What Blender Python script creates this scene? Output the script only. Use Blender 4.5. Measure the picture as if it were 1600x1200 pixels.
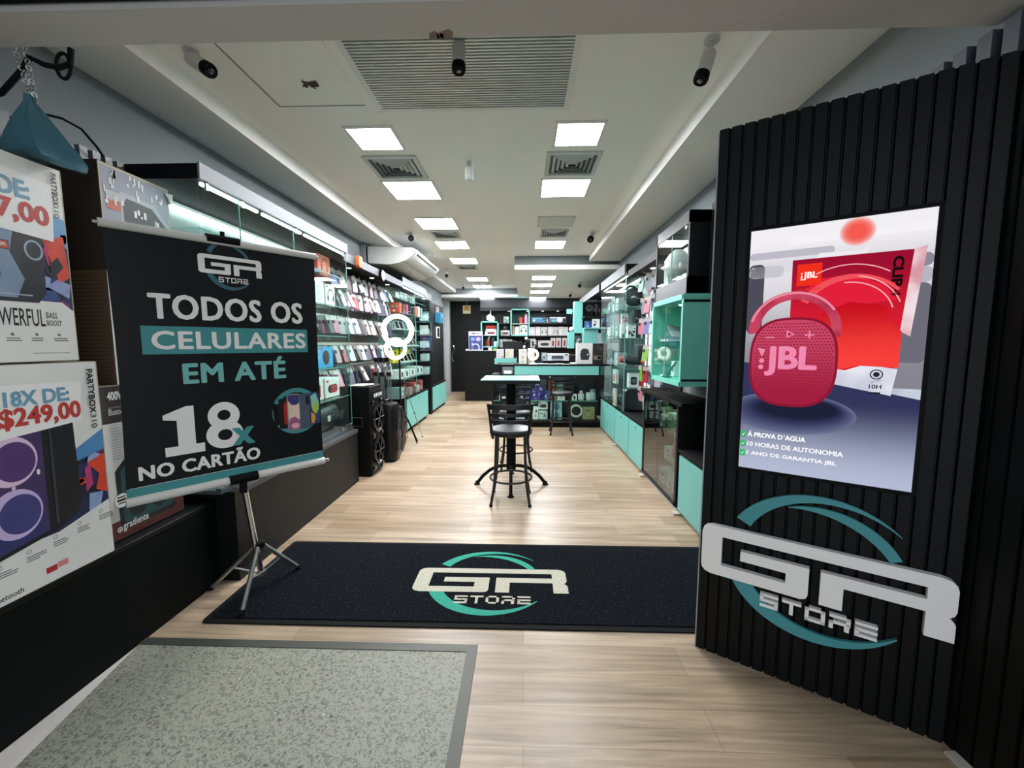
import bpy, bmesh, math, random
from mathutils import Vector, Matrix

for o in list(bpy.data.objects):
    bpy.data.objects.remove(o)
sc = bpy.context.scene
COL = sc.collection
RND = random.Random(11)
PI = math.pi

# ------------------------------------------------------------------ camera
EYE = 1.55
cd = bpy.data.cameras.new('camera')
cd.sensor_fit = 'HORIZONTAL'
cd.sensor_width = 36.0
cd.lens = 640.0 / 1600.0 * 36.0
cd.clip_start = 0.05
cam = bpy.data.objects.new('camera', cd)
COL.objects.link(cam)
cam.location = (0, 0, EYE)
cam.rotation_euler = (PI / 2 - math.atan(63 / 640.3), 0, math.atan(19 / 640.0))
sc.camera = cam

# ------------------------------------------------------------------ world and exposure
w = bpy.data.worlds.new('street_light')
sc.world = w
w.use_nodes = True
wn = w.node_tree
wn.nodes['Background'].inputs['Color'].default_value = (0.80, 0.90, 1.0, 1)
wn.nodes['Background'].inputs['Strength'].default_value = 1.32
sc.view_settings.view_transform = 'Standard'
sc.view_settings.look = 'None'
sc.view_settings.exposure = 0.40
sc.view_settings.gamma = 1.0
sc.view_settings.use_curve_mapping = False
sc.cycles.use_denoising = True
sc.cycles.max_bounces = 8
sc.cycles.diffuse_bounces = 4
sc.cycles.glossy_bounces = 4
sc.cycles.transparent_max_bounces = 16
sc.cycles.caustics_reflective = False
sc.cycles.caustics_refractive = False
sc.cycles.sample_clamp_indirect = 6.0
PANEL_LIGHT = 55.0      # radiance of the ceiling LED panels
TUBE_LIGHT = 5.0        # radiance of the LED tubes in the cases

# ------------------------------------------------------------------ materials
MATS = {}


def lin(h):
    r = []
    for i in (0, 2, 4):
        c = int(h[i:i + 2], 16) / 255
        r.append(c / 12.92 if c <= 0.04045 else ((c + 0.055) / 1.055) ** 2.4)
    return (r[0], r[1], r[2], 1)


def M(h, rough=0.5, metal=0.0, var=0.12, scale=9.0, bump=0.0, coat=0.0, name=None, spec=0.5):
    """plain surface: principled with a little noise in its colour and relief"""
    key = (h, rough, metal, var, scale, bump, coat, spec)
    if key in MATS:
        return MATS[key]
    m = bpy.data.materials.new(name or 'surface_' + h)
    m.use_nodes = True
    t = m.node_tree
    b = t.nodes['Principled BSDF']
    b.inputs['Roughness'].default_value = rough
    b.inputs['Metallic'].default_value = metal
    b.inputs['Specular IOR Level'].default_value = spec
    b.inputs['Coat Weight'].default_value = coat
    tc = t.nodes.new('ShaderNodeTexCoord')
    nz = t.nodes.new('ShaderNodeTexNoise')
    nz.inputs['Scale'].default_value = scale
    nz.inputs['Detail'].default_value = 5
    t.links.new(tc.outputs['Object'], nz.inputs['Vector'])
    c = lin(h)
    mx = t.nodes.new('ShaderNodeMix')
    mx.data_type = 'RGBA'
    mx.inputs['A'].default_value = tuple(x * (1 - var) for x in c[:3]) + (1,)
    mx.inputs['B'].default_value = tuple(min(1, x * (1 + var)) for x in c[:3]) + (1,)
    t.links.new(nz.outputs['Fac'], mx.inputs['Factor'])
    t.links.new(mx.outputs['Result'], b.inputs['Base Color'])
    if bump:
        bp = t.nodes.new('ShaderNodeBump')
        bp.inputs['Strength'].default_value = bump
        bp.inputs['Distance'].default_value = 0.01
        n2 = t.nodes.new('ShaderNodeTexNoise')
        n2.inputs['Scale'].default_value = scale * 12
        t.links.new(tc.outputs['Object'], n2.inputs['Vector'])
        t.links.new(n2.outputs['Fac'], bp.inputs['Height'])
        t.links.new(bp.outputs['Normal'], b.inputs['Normal'])
    MATS[key] = m
    return m


SCREEN = 0.76            # a lit screen, balanced against the exposure


def EM(h, strength=1.0, h2=None, scale=4.0, axis=None, lo=0.0, hi=1.0):
    """something that gives off light; h2 = second colour, by noise or along a local axis"""
    strength = SCREEN if strength == 1.0 else strength
    key = ('em', h, strength, h2, scale, axis, lo, hi)
    if key in MATS:
        return MATS[key]
    m = bpy.data.materials.new('glow_' + h)
    m.use_nodes = True
    t = m.node_tree
    t.nodes.remove(t.nodes['Principled BSDF'])
    e = t.nodes.new('ShaderNodeEmission')
    e.inputs['Color'].default_value = lin(h)
    e.inputs['Strength'].default_value = strength
    t.links.new(e.outputs[0], t.nodes['Material Output'].inputs['Surface'])
    if h2:
        tc = t.nodes.new('ShaderNodeTexCoord')
        mx = t.nodes.new('ShaderNodeMix')
        mx.data_type = 'RGBA'
        mx.inputs['A'].default_value = lin(h)
        mx.inputs['B'].default_value = lin(h2)
        if axis is None:
            nz = t.nodes.new('ShaderNodeTexNoise')
            nz.inputs['Scale'].default_value = scale
            nz.inputs['Detail'].default_value = 3
            t.links.new(tc.outputs['Object'], nz.inputs['Vector'])
            src = nz.outputs['Fac']
            lo, hi = 0.35, 0.65
        else:
            sp = t.nodes.new('ShaderNodeSeparateXYZ')
            t.links.new(tc.outputs['Object'], sp.inputs[0])
            src = sp.outputs[axis]
        mr = t.nodes.new('ShaderNodeMapRange')
        mr.interpolation_type = 'SMOOTHSTEP'
        mr.inputs['From Min'].default_value = lo
        mr.inputs['From Max'].default_value = hi
        t.links.new(src, mr.inputs['Value'])
        t.links.new(mr.outputs[0], mx.inputs['Factor'])
        t.links.new(mx.outputs['Result'], e.inputs['Color'])
    MATS[key] = m
    return m


def glass(h='F3FBF9', name='clear_glass', refl=0.8):
    key = ('glass', h, refl)
    if key in MATS:
        return MATS[key]
    m = bpy.data.materials.new(name)
    m.use_nodes = True
    t = m.node_tree
    t.nodes.remove(t.nodes['Principled BSDF'])
    tr = t.nodes.new('ShaderNodeBsdfTransparent')
    tr.inputs[0].default_value = lin(h)
    gl = t.nodes.new('ShaderNodeBsdfGlossy')
    gl.inputs['Roughness'].default_value = 0.02
    fr = t.nodes.new('ShaderNodeFresnel')
    fr.inputs['IOR'].default_value = 1.45
    mu = t.nodes.new('ShaderNodeMath')
    mu.operation = 'MULTIPLY'
    mu.inputs[1].default_value = refl
    t.links.new(fr.outputs[0], mu.inputs[0])
    ms = t.nodes.new('ShaderNodeMixShader')
    ge = t.nodes.new('ShaderNodeNewGeometry')
    fb = t.nodes.new('ShaderNodeMath')
    fb.operation = 'SUBTRACT'
    fb.inputs[0].default_value = 1.0
    t.links.new(ge.outputs['Backfacing'], fb.inputs[1])
    m2 = t.nodes.new('ShaderNodeMath')
    m2.operation = 'MULTIPLY'
    t.links.new(mu.outputs[0], m2.inputs[0])
    t.links.new(fb.outputs[0], m2.inputs[1])
    t.links.new(m2.outputs[0], ms.inputs[0])
    t.links.new(tr.outputs[0], ms.inputs[1])
    t.links.new(gl.outputs[0], ms.inputs[2])
    t.links.new(ms.outputs[0], t.nodes['Material Output'].inputs['Surface'])
    MATS[key] = m
    return m


def wood_floor():
    m = bpy.data.materials.new('oak_plank_floor')
    m.use_nodes = True
    t = m.node_tree
    N, L = t.nodes.new, t.links.new
    b = t.nodes['Principled BSDF']
    tc = N('ShaderNodeTexCoord')
    br = N('ShaderNodeTexBrick')
    br.offset = 0.37
    br.inputs['Scale'].default_value = 1.0
    br.inputs['Brick Width'].default_value = 1.22
    br.inputs['Row Height'].default_value = 0.18
    br.inputs['Mortar Size'].default_value = 0.0012
    br.inputs['Mortar Smooth'].default_value = 0.2
    br.inputs['Bias'].default_value = 0.0
    br.inputs['Color1'].default_value = lin('BAA58D')
    br.inputs['Color2'].default_value = lin('9C866B')
    br.inputs['Mortar'].default_value = lin('7E6C54')
    L(tc.outputs['Object'], br.inputs['Vector'])
    mp = N('ShaderNodeMapping')
    mp.inputs['Scale'].default_value = (1.3, 24.0, 1.0)
    L(tc.outputs['Object'], mp.inputs['Vector'])
    nz = N('ShaderNodeTexNoise')
    nz.inputs['Scale'].default_value = 1.0
    nz.inputs['Detail'].default_value = 7
    nz.inputs['Roughness'].default_value = 0.62
    nz.inputs['Distortion'].default_value = 0.6
    L(mp.outputs[0], nz.inputs['Vector'])
    mr = N('ShaderNodeMapRange')
    mr.inputs['From Min'].default_value = 0.32
    mr.inputs['From Max'].default_value = 0.70
    mr.inputs['To Min'].default_value = 0.52
    mr.inputs['To Max'].default_value = 1.18
    L(nz.outputs['Fac'], mr.inputs['Value'])
    mx = N('ShaderNodeVectorMath')
    mx.operation = 'SCALE'
    L(br.outputs['Color'], mx.inputs[0])
    L(mr.outputs[0], mx.inputs['Scale'])
    L(mx.outputs[0], b.inputs['Base Color'])
    b.inputs['Roughness'].default_value = 0.36
    b.inputs['Specular IOR Level'].default_value = 0.45
    bp = N('ShaderNodeBump')
    bp.inputs['Strength'].default_value = 0.08
    bp.inputs['Distance'].default_value = 0.004
    L(nz.outputs['Fac'], bp.inputs['Height'])
    L(bp.outputs['Normal'], b.inputs['Normal'])
    return m


def speckled(name, cols, scale, rough, bump=0.0, stretch=(1, 1, 1), spec=.5):
    """voronoi / noise speckle between several colours (granite, carpet pile)"""
    m = bpy.data.materials.new(name)
    m.use_nodes = True
    t = m.node_tree
    N, L = t.nodes.new, t.links.new
    b = t.nodes['Principled BSDF']
    b.inputs['Roughness'].default_value = rough
    b.inputs['Specular IOR Level'].default_value = spec
    tc = N('ShaderNodeTexCoord')
    mp = N('ShaderNodeMapping')
    mp.inputs['Scale'].default_value = stretch
    L(tc.outputs['Object'], mp.inputs['Vector'])
    nz = N('ShaderNodeTexNoise')
    nz.inputs['Scale'].default_value = scale
    nz.inputs['Detail'].default_value = 8
    nz.inputs['Roughness'].default_value = 0.7
    L(mp.outputs[0], nz.inputs['Vector'])
    cr = N('ShaderNodeValToRGB')
    el = cr.color_ramp.elements
    n = len(cols)
    el[0].position, el[0].color = 0.34, lin(cols[0])
    el[1].position, el[1].color = 0.66, lin(cols[-1])
    for i in range(1, n - 1):
        e = el.new(0.34 + 0.32 * i / (n - 1))
        e.color = lin(cols[i])
    L(nz.outputs['Fac'], cr.inputs[0])
    L(cr.outputs[0], b.inputs['Base Color'])
    if bump:
        bp = N('ShaderNodeBump')
        bp.inputs['Strength'].default_value = bump
        bp.inputs['Distance'].default_value = 0.006
        L(nz.outputs['Fac'], bp.inputs['Height'])
        L(bp.outputs['Normal'], b.inputs['Normal'])
    return m


BLACK = M('060708', 0.5, var=0.2, spec=.3)
MATTE = M('070809', 0.7, var=0.2, spec=.15)
PANEL = M('060607', 0.5, var=0.25, scale=30, spec=.2)
WHITE = M('E9E9E7', 0.5, var=0.03)
PLASTER = M('F6F6F2', 0.75, var=0.03, scale=2.5, bump=0.06)
WALLGREY = M('7E8587', 0.8, var=0.06, scale=2.0, bump=0.08)
BEAMGREY = M('C6C2BD', 0.85, var=0.07, scale=3.0, bump=0.15)
TEAL = M('6CB3AC', 0.45, var=0.04)
TEALD = M('3F8D92', 0.5, var=0.06)
STEEL = M('B9BBBC', 0.28, 1.0, var=0.06)
ALU = M('A7A9A8', 0.4, 1.0, var=0.08)
CHROME = M('D5D6D8', 0.12, 1.0, var=0.02)
GREY = M('8A8D90', 0.5)
DARKGREY = M('3A3C40', 0.5)
FASCIA = M('70757C', 0.5, var=0.05)
CARD = M('E6E4DF', 0.55, var=0.04)
KRAFT = M('6B543C', 0.8, var=0.12)
BROWN = M('2E241C', 0.8, var=0.15)
RED = M('B3202A', 0.45)
GLASS = glass()
GEDGE = M('6FA79C', 0.2, var=0.05)
RUBBER = M('070708', 0.8, spec=.2)


# ------------------------------------------------------------------ mesh building
class MB:
    def __init__(s):
        s.v, s.f, s.m, s.mats = [], [], [], []

    def mi(s, mat):
        if mat not in s.mats:
            s.mats.append(mat)
        return s.mats.index(mat)

    def add(s, vs, fs, mat):
        k = len(s.v)
        i = s.mi(mat)
        s.v += [tuple(p) for p in vs]
        for f in fs:
            s.f.append([a + k for a in f])
            s.m.append(i)
        return s

    def box(s, x0, x1, y0, y1, z0, z1, mat):
        vs = [(x0, y0, z0), (x1, y0, z0), (x1, y1, z0), (x0, y1, z0), (x0, y0, z1), (x1, y0, z1), (x1, y1, z1), (x0, y1, z1)]
        return s.add(vs, [(0, 3, 2, 1), (4, 5, 6, 7), (0, 1, 5, 4), (1, 2, 6, 5), (2, 3, 7, 6), (3, 0, 4, 7)], mat)

    def rbox(s, x0, x1, y0, y1, z0, z1, r, mat, axis='z', n=4):
        """box with its four edges along one axis rounded"""
        ax = 'xyz'.index(axis)
        lim = [(x0, x1), (y0, y1), (z0, z1)]
        a, b = [i for i in range(3) if i != ax]
        pts = rrect(lim[a][0], lim[b][0], lim[a][1], lim[b][1], r, n)
        fr = []
        for t in lim[ax]:
            ring = []
            for p in pts:
                q = [0, 0, 0]
                q[a], q[b], q[ax] = p[0], p[1], t
                ring.append(tuple(q))
            fr.append(ring)
        k = len(pts)
        fs = [tuple(range(k))[::-1], tuple(range(k, 2 * k))]
        fs += [(i, (i + 1) % k, (i + 1) % k + k, i + k) for i in range(k)]
        return s.add(fr[0] + fr[1], fs, mat)

    def prism(s, pts, o, u, v, d, mat):
        """2D outline (u, v) at o, pushed out along vector d"""
        o, u, v, d = Vector(o), Vector(u), Vector(v), Vector(d)
        a = [o + u * p[0] + v * p[1] for p in pts]
        b = [q + d for q in a]
        k = len(a)
        fs = [tuple(range(k))[::-1], tuple(range(k, 2 * k))]
        fs += [(i, (i + 1) % k, (i + 1) % k + k, i + k) for i in range(k)]
        return s.add(a + b, fs, mat)

    def cyl(s, p0, p1, r0, mat, r1=None, n=14):
        p0, p1 = Vector(p0), Vector(p1)
        r1 = r0 if r1 is None else r1
        d = (p1 - p0).normalized()
        a = d.orthogonal().normalized()
        b = d.cross(a)
        vs = []
        for p, r in ((p0, r0), (p1, r1)):
            vs += [p + (a * math.cos(2 * PI * i / n) + b * math.sin(2 * PI * i / n)) * r for i in range(n)]
        fs = [(i, (i + 1) % n, (i + 1) % n + n, i + n) for i in range(n)]
        fs += [tuple(range(n))[::-1], tuple(range(n, 2 * n))]
        return s.add(vs, fs, mat)

    def tube(s, pts, r, mat, n=8, closed=False, flat=1.0):
        P = [Vector(p) for p in pts]
        k = len(P)
        vs, prev = [], None
        for i, p in enumerate(P):
            if closed:
                d = P[(i + 1) % k] - P[i - 1]
            else:
                d = P[min(i + 1, k - 1)] - P[max(i - 1, 0)]
            d = d.normalized()
            a = d.orthogonal().normalized() if prev is None else (prev - d * prev.dot(d)).normalized()
            prev = a
            b = d.cross(a)
            vs += [p + (a * math.cos(2 * PI * j / n) + b * math.sin(2 * PI * j / n) * flat) * r for j in range(n)]
        fs = []
        for i in range(k if closed else k - 1):
            q = (i + 1) % k
            fs += [(i * n + j, i * n + (j + 1) % n, q * n + (j + 1) % n, q * n + j) for j in range(n)]
        if not closed:
            fs += [tuple(range(n))[::-1], tuple(range((k - 1) * n, k * n))]
        return s.add(vs, fs, mat)

    def lathe(s, prof, mat, c=(0, 0, 0), axis=(0, 0, 1), n=24):
        c, ax = Vector(c), Vector(axis).normalized()
        a = ax.orthogonal().normalized()
        b = ax.cross(a)
        vs = []
        for r, h in prof:
            vs += [c + ax * h + (a * math.cos(2 * PI * i / n) + b * math.sin(2 * PI * i / n)) * max(r, 1e-4) for i in range(n)]
        fs = []
        for k in range(len(prof) - 1):
            fs += [(k * n + i, k * n + (i + 1) % n, (k + 1) * n + (i + 1) % n, (k + 1) * n + i) for i in range(n)]
        fs += [tuple(range(n))[::-1], tuple(range((len(prof) - 1) * n, len(prof) * n))]
        return s.add(vs, fs, mat)

    def ball(s, c, r, mat, n=16, sz=(1, 1, 1)):
        c = Vector(c)
        vs, fs = [], []
        k = n // 2
        for i in range(k + 1):
            t = PI * i / k
            for j in range(n):
                p = 2 * PI * j / n
                rr = max(math.sin(t), 1e-3)
                vs.append(c + Vector((rr * math.cos(p) * sz[0], rr * math.sin(p) * sz[1], math.cos(t) * sz[2])) * r)
        for i in range(k):
            fs += [(i * n + j, (i + 1) * n + j, (i + 1) * n + (j + 1) % n, i * n + (j + 1) % n) for j in range(n)]
        return s.add(vs, fs, mat)

    def ring(s, c, ax, R, r, mat, n=40, m=10, flat=1.0):
        """a torus"""
        c, ax = Vector(c), Vector(ax).normalized()
        a = ax.orthogonal().normalized()
        b = ax.cross(a)
        vs, fs = [], []
        for i in range(n):
            e = a * math.cos(2 * PI * i / n) + b * math.sin(2 * PI * i / n)
            for j in range(m):
                t = 2 * PI * j / m
                vs.append(c + e * (R + r * math.cos(t)) + ax * r * math.sin(t) * flat)
        for i in range(n):
            q = (i + 1) % n
            fs += [(i * m + j, q * m + j, q * m + (j + 1) % m, i * m + (j + 1) % m) for j in range(m)]
        return s.add(vs, fs, mat)

    def turn(s, mtx):
        s.v = [tuple(mtx @ Vector(p)) for p in s.v]
        return s

    def build(s, name, parent=None, bevel=0.0, world=True, label=None, segs=2):
        """one mesh object; with world=True the points are world points and the parent is unrotated"""
        off = parent.location if (parent is not None and world) else Vector((0, 0, 0))
        q = parent
        while q is not None and world and q.parent is not None:
            q = q.parent
            off = off + q.location
        me = bpy.data.meshes.new(name)
        me.from_pydata([Vector(p) - off for p in s.v], [], s.f)
        for m in s.mats:
            me.materials.append(m)
        me.polygons.foreach_set('material_index', s.m)
        me.polygons.foreach_set('use_smooth', [True] * len(s.f))
        me.update()
        me.set_sharp_from_angle(angle=0.6)
        o = bpy.data.objects.new(name, me)
        COL.objects.link(o)
        if parent is not None:
            o.parent = parent
        if bevel:
            b = o.modifiers.new('edge_rounding', 'BEVEL')
            b.width = bevel
            b.segments = segs
            b.limit_method = 'ANGLE'
            b.angle_limit = 0.7
        if label:
            o['label'] = label
        return o


def rrect(x0, y0, x1, y1, r, n=4):
    pts = []
    r = min(r, (x1 - x0) / 2 - 1e-5, (y1 - y0) / 2 - 1e-5)
    for cx, cy, a in ((x1 - r, y1 - r, 0), (x0 + r, y1 - r, 90), (x0 + r, y0 + r, 180), (x1 - r, y0 + r, 270)):
        for i in range(n + 1):
            t = math.radians(a + 90 * i / n)
            pts.append((cx + r * math.cos(t), cy + r * math.sin(t)))
    return pts


def ell(cx, cy, rx, ry, n=32, a0=0.0, a1=360.0):
    k = n if a1 - a0 >= 360 else n + 1
    return [(cx + rx * math.cos(math.radians(a0 + (a1 - a0) * i / n)), cy + ry * math.sin(math.radians(a0 + (a1 - a0) * i / n))) for i in range(k)]


def crescent(cx, cy, r, a0, a1, t0, t1, n=28, tm=None):
    """arc between two angles whose band goes from width t0 to t1 (inwards), tm in the middle"""
    out, inn = [], []
    for i in range(n + 1):
        f = i / n
        a = math.radians(a0 + (a1 - a0) * f)
        t = t0 + (t1 - t0) * f
        if tm is not None:
            t = t0 * (1 - f) ** 2 + 2 * f * (1 - f) * tm + t1 * f * f
        out.append((cx + r * math.cos(a), cy + r * math.sin(a)))
        inn.append((cx + (r - t) * math.cos(a), cy + (r - t) * math.sin(a)))
    return out + inn[::-1]


TXT = {}


def text_mesh(body, bold=0.0, shear=0.0, space=1.0):
    key = (body, bold, shear, space)
    if key not in TXT:
        c = bpy.data.curves.new('lettering', 'FONT')
        c.body = body
        c.offset = bold
        c.shear = shear
        c.space_character = space
        c.resolution_u = 3
        o = bpy.data.objects.new('lettering', c)
        COL.objects.link(o)
        me = bpy.data.meshes.new_from_object(o)
        vs = [(v.co.x, v.co.y) for v in me.vertices]
        fs = [tuple(p.vertices) for p in me.polygons]
        bpy.data.objects.remove(o)
        bpy.data.curves.remove(c)
        bpy.data.meshes.remove(me)
        TXT[key] = (vs, fs)
    return TXT[key]


class Art(MB):
    """flat print on a face: o = lower left corner, u = to the right, v = up, n = outwards"""

    def __init__(s, o, u, v, step=0.0005):
        MB.__init__(s)
        s.o, s.u, s.vv = Vector(o), Vector(u).normalized(), Vector(v).normalized()
        s.n = s.u.cross(s.vv)
        s.k = step

    def at(s, p, layer):
        return s.o + s.u * p[0] + s.vv * p[1] + s.n * (s.k * (layer + 1))

    def poly(s, pts, mat, layer=0):
        s.add([s.at(p, layer) for p in pts], [tuple(range(len(pts)))], mat)
        return s

    def rect(s, x0, y0, x1, y1, mat, layer=0, r=0.0):
        return s.poly(rrect(x0, y0, x1, y1, r) if r else [(x0, y0), (x1, y0), (x1, y1), (x0, y1)], mat, layer)

    def disc(s, cx, cy, r, mat, layer=0, ry=None, n=32):
        return s.poly(ell(cx, cy, r, ry or r, n), mat, layer)

    def band(s, cx, cy, r, t, mat, layer=0, ry=None, n=36):
        ry = ry or r
        a = ell(cx, cy, r, ry, n)
        b = ell(cx, cy, r - t, ry - t, n)
        vs = [s.at(p, layer) for p in a + b]
        s.add(vs, [(i, (i + 1) % n, (i + 1) % n + n, i + n) for i in range(n)], mat)
        return s

    def text(s, body, x0, y0, x1, y1, mat, layer=2, bold=0.0, shear=0.0, rot=0, space=1.0, heavy=0.0):
        """lettering fitted into the box; rot=-90 reads downwards"""
        vs, fs = text_mesh(body, bold, shear, space)
        ax, bx = min(p[0] for p in vs), max(p[0] for p in vs)
        ay, by = min(p[1] for p in vs), max(p[1] for p in vs)
        pts = []
        for x, y in vs:
            f, g = (x - ax) / (bx - ax), (y - ay) / (by - ay)
            if rot == -90:
                f, g = g, 1 - f
            pts.append((x0 + (x1 - x0) * f, y0 + (y1 - y0) * g))
        d = heavy * min(x1 - x0, y1 - y0)
        for i, (sx, sy) in enumerate(((0, 0), (1, 0), (-1, 0), (0, .7), (0, -.7), (.8, .5), (-.8, -.5), (.8, -.5), (-.8, .5))[:9 if heavy else 1]):
            s.add([s.at((p[0] + sx * d, p[1] + sy * d), layer + .2 * i) for p in pts], fs, mat)
        return s


# ------------------------------------------------------------------ object bookkeeping
def tag(o, label, cat, group=None):
    o['label'] = label
    o['category'] = cat
    if group:
        o['group'] = group
    return o


def thing(name, label, cat, loc=(0, 0, 0), rotz=0.0, group=None):
    o = bpy.data.objects.new(name, None)
    o.empty_display_size = 0.05
    COL.objects.link(o)
    o.location = loc
    o.rotation_euler = (0, 0, rotz)
    return tag(o, label, cat, group)


def struct(o):
    o['kind'] = 'structure'
    return o


def dup(root, loc, rotz, label, group=None):
    r = root.copy()
    COL.objects.link(r)
    r.location = loc
    r.rotation_euler = (root.rotation_euler[0], root.rotation_euler[1], rotz)
    r['label'] = label
    if group:
        r['group'] = group
    for ch in list(root.children):
        c = ch.copy()
        COL.objects.link(c)
        c.parent = r
        for g in list(ch.children):
            d = g.copy()
            COL.objects.link(d)
            d.parent = c
    return r


ORD = ['first', 'second', 'third', 'fourth', 'fifth', 'sixth', 'seventh', 'eighth', 'ninth', 'tenth', 'eleventh', 'twelfth', 'thirteenth', 'fourteenth', 'fifteenth', 'sixteenth']
# ================================================================== THE SETTING
CX0, CX1, CY1 = -2.41, 1.72, 13.2

m = MB().box(-4.5, 4.5, -0.6, CY1, -0.08, 0.0, wood_floor())
struct(m.build('floor'))
struct(MB().box(-9, 9, -12.0, -0.6, -0.10, -0.01, M('B9B7B0', 0.85, var=.1, scale=6)).build('bounce_pavement'))  # unseen pale ground, added to throw light up at the ceiling

m = MB().box(CX0, CX1, 1.52, CY1 + 0.1, 3.15, 3.32, PLASTER)
m.box(CX0, -2.0, 1.52, CY1, 3.03, 3.15, PLASTER)
m.box(1.17, CX1, 1.52, 7.62, 3.03, 3.15, PLASTER)
m.box(-0.18, CX1, 7.72, CY1, 2.97, 3.15, WALLGREY)
m.box(-0.18, CX1, 7.6, CY1, 2.89, 2.97, PLASTER)
m.box(CX0, -0.18, 12.1, CY1, 2.97, 3.15, WALLGREY)
m.box(CX0, -0.18, 12.0, CY1, 2.89, 2.97, PLASTER)
struct(m.build('ceiling'))

struct(MB().box(CX0 - 0.12, CX0, -0.6, CY1, 0, 3.32, WALLGREY).build('wall_left'))
struct(MB().box(CX1, CX1 + 0.12, -0.6, CY1, 0, 3.32, WALLGREY).build('wall_right'))
struct(MB().box(CX0, CX1, CY1, CY1 + 0.12, 0, 3.32, BLACK).build('wall_back'))

# lintel over the shop entrance (seen from below) with the broken plaster at its edge
bm = MB().box(-3.2, 3.0, 1.50, 1.667, 2.705, 3.35, BEAMGREY)
beam = struct(bm.build('trim_1'))
bm = MB()
for x, s in ((-0.345, 1.0), (-0.295, 1.25), (-0.32, 0.7)):
    pts = [(x + s * 0.024 * math.cos(a) * RND.uniform(0.6, 1.2), 1.655 + s * 0.026 * math.sin(a) * RND.uniform(0.6, 1.0)) for a in [i * PI / 5 for i in range(10)]]
    bm.prism([(p[0], min(p[1], 1.668)) for p in pts], (0, 0, 2.703), (1, 0, 0), (0, 1, 0), (0, 0, 0.004), M('8A7466', 0.9))
bm.build('chipped_plaster', beam)
rs = MB()
for i in range(14):
    rs.box(-3.2, 3.0, 1.30, 1.49, 2.722 + i * 0.05, 2.764 + i * 0.05, MATTE)
struct(MB().box(-4.5, 4.5, -0.4, 1.28, 3.0, 3.2, M('C8C6C2', 0.8)).build('unseen_sky_blocker'))  # unseen slab, added to block sky light from above
tag(rs.build('roller_shutter'), 'black rolled up shutter edge above the shop entrance', 'shutter')

# stone inset in the entrance floor, with its metal edging
gr = speckled('speckled_stone', ['3C3D35', '7F7F73', '9E9D8E', '55554B', 'B4B3A4'], 34, 0.55, 0.12, (1, 1, 1))
struct(MB().prism([(-1.985, 1.92), (-1.76, .8), (-1.52, -.6), (-.28, -.6), (-.28, 1.92)], (0, 0, -.02), (1, 0, 0), (0, 1, 0), (0, 0, .023), gr).build('floor_inset'))
m = MB().box(-1.99, -0.235, 1.915, 1.965, 0.0, 0.006, M('4A4B45', 0.5, 0.4))
m.box(-0.285, -0.235, -0.6, 1.915, 0.0, 0.006, M('4A4B45', 0.5, 0.4))
struct(m.build('trim_2'))
struct(MB().prism([(-1.985, 1.90), (-1.985, -.6), (-1.52, -.6), (-1.76, .8)], (0, 0, 0), (1, 0, 0), (0, 1, 0), (0, 0, .002), M('CFC9C4', 0.6)).build('trim_3'))

# ------------------------------------------------------------------ door and frame at the back
d = MB().box(-2.36, -1.36, 13.15, 13.2, 0.02, 2.56, BLACK)
door = struct(d.build('door_1'))
h = [(-2.27, 13.10, 1.50 - i * 0.022 + 0.0) for i in range(24)]
h = [(x + 0.035 * math.sin(i / 23 * 2 * PI), y, z) for i, (x, y, z) in enumerate(h)]
dm = MB().tube(h, 0.017, CHROME)
dm.cyl((h[2][0], 13.10, h[2][2]), (h[2][0], 13.15, h[2][2]), 0.012, CHROME)
dm.cyl((h[21][0], 13.10, h[21][2]), (h[21][0], 13.15, h[21][2]), 0.012, CHROME)
dm.build('door_handle', door, label='chrome wavy door handle')
MB().box(-2.36, -1.30, 13.16, 13.2, 2.58, 2.88, BLACK).build('transom_panel', door)
struct(MB().box(-2.41, -2.29, 12.45, 12.60, 0, 2.89, M('A9ADAF', 0.6)).box(-2.41, -2.35, 12.60, 13.15, 0, 2.89, M('8F9496', 0.6)).build('trim_4'))
t = thing('wall_sign', 'small yellow and white sign high above the black back door', 'sign', (-1.83, 13.15, 2.60))
MB().box(-1.95, -1.71, 13.13, 13.15, 2.50, 2.76, M('E8DFC2', 0.6)).build('plate', t)
a = Art((-1.95, 13.13, 2.50), (1, 0, 0), (0, 0, 1))
a.rect(0.03, 0.09, 0.21, 0.24, M('D8B54A', 0.6), 0).disc(0.12, 0.165, 0.05, M('4A4230', 0.6), 1).disc(0.12, 0.165, 0.03, M('E0C774', 0.6), 2)
a.build('printed_mark', t)
MB().cyl((-1.83, 13.14, 2.76), (-1.83, 13.12, 2.86), 0.006, GREY).build('hanger', t)

# ------------------------------------------------------------------ ceiling lights
LED = EM('FBFCFF', PANEL_LIGHT)
GL = 'square ceiling light panels'
spots = [(-1.165, 3.345, 3.15, .33), (-1.165, 4.43, 3.15, .48), (-1.165, 5.62, 3.15, .48), (-1.165, 6.80, 3.15, .48), (-1.165, 8.08, 3.15, .48),
         (-1.165, 10.36, 3.15, .48), (-1.165, 11.62, 3.15, .48), (-1.10, 12.45, 2.89, .42),
         (.41, 3.32, 3.15, .33), (.41, 4.41, 3.15, .46), (.41, 6.82, 3.15, .46),
         (.393, 8.53, 2.89, .46), (.393, 9.57, 2.89, .46), (.393, 10.78, 2.89, .46), (.393, 12.25, 2.89, .46)]
lab = ['%s light panel from the entrance in the left ceiling row' % ORD[i] for i in range(7)] + ['small light panel in the lowered ceiling before the back door']
lab += ['%s light panel from the entrance in the right ceiling row' % ORD[i] for i in range(3)]
lab += ['%s light panel from the front in the lowered ceiling over the counter' % ORD[i] for i in range(4)]
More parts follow.
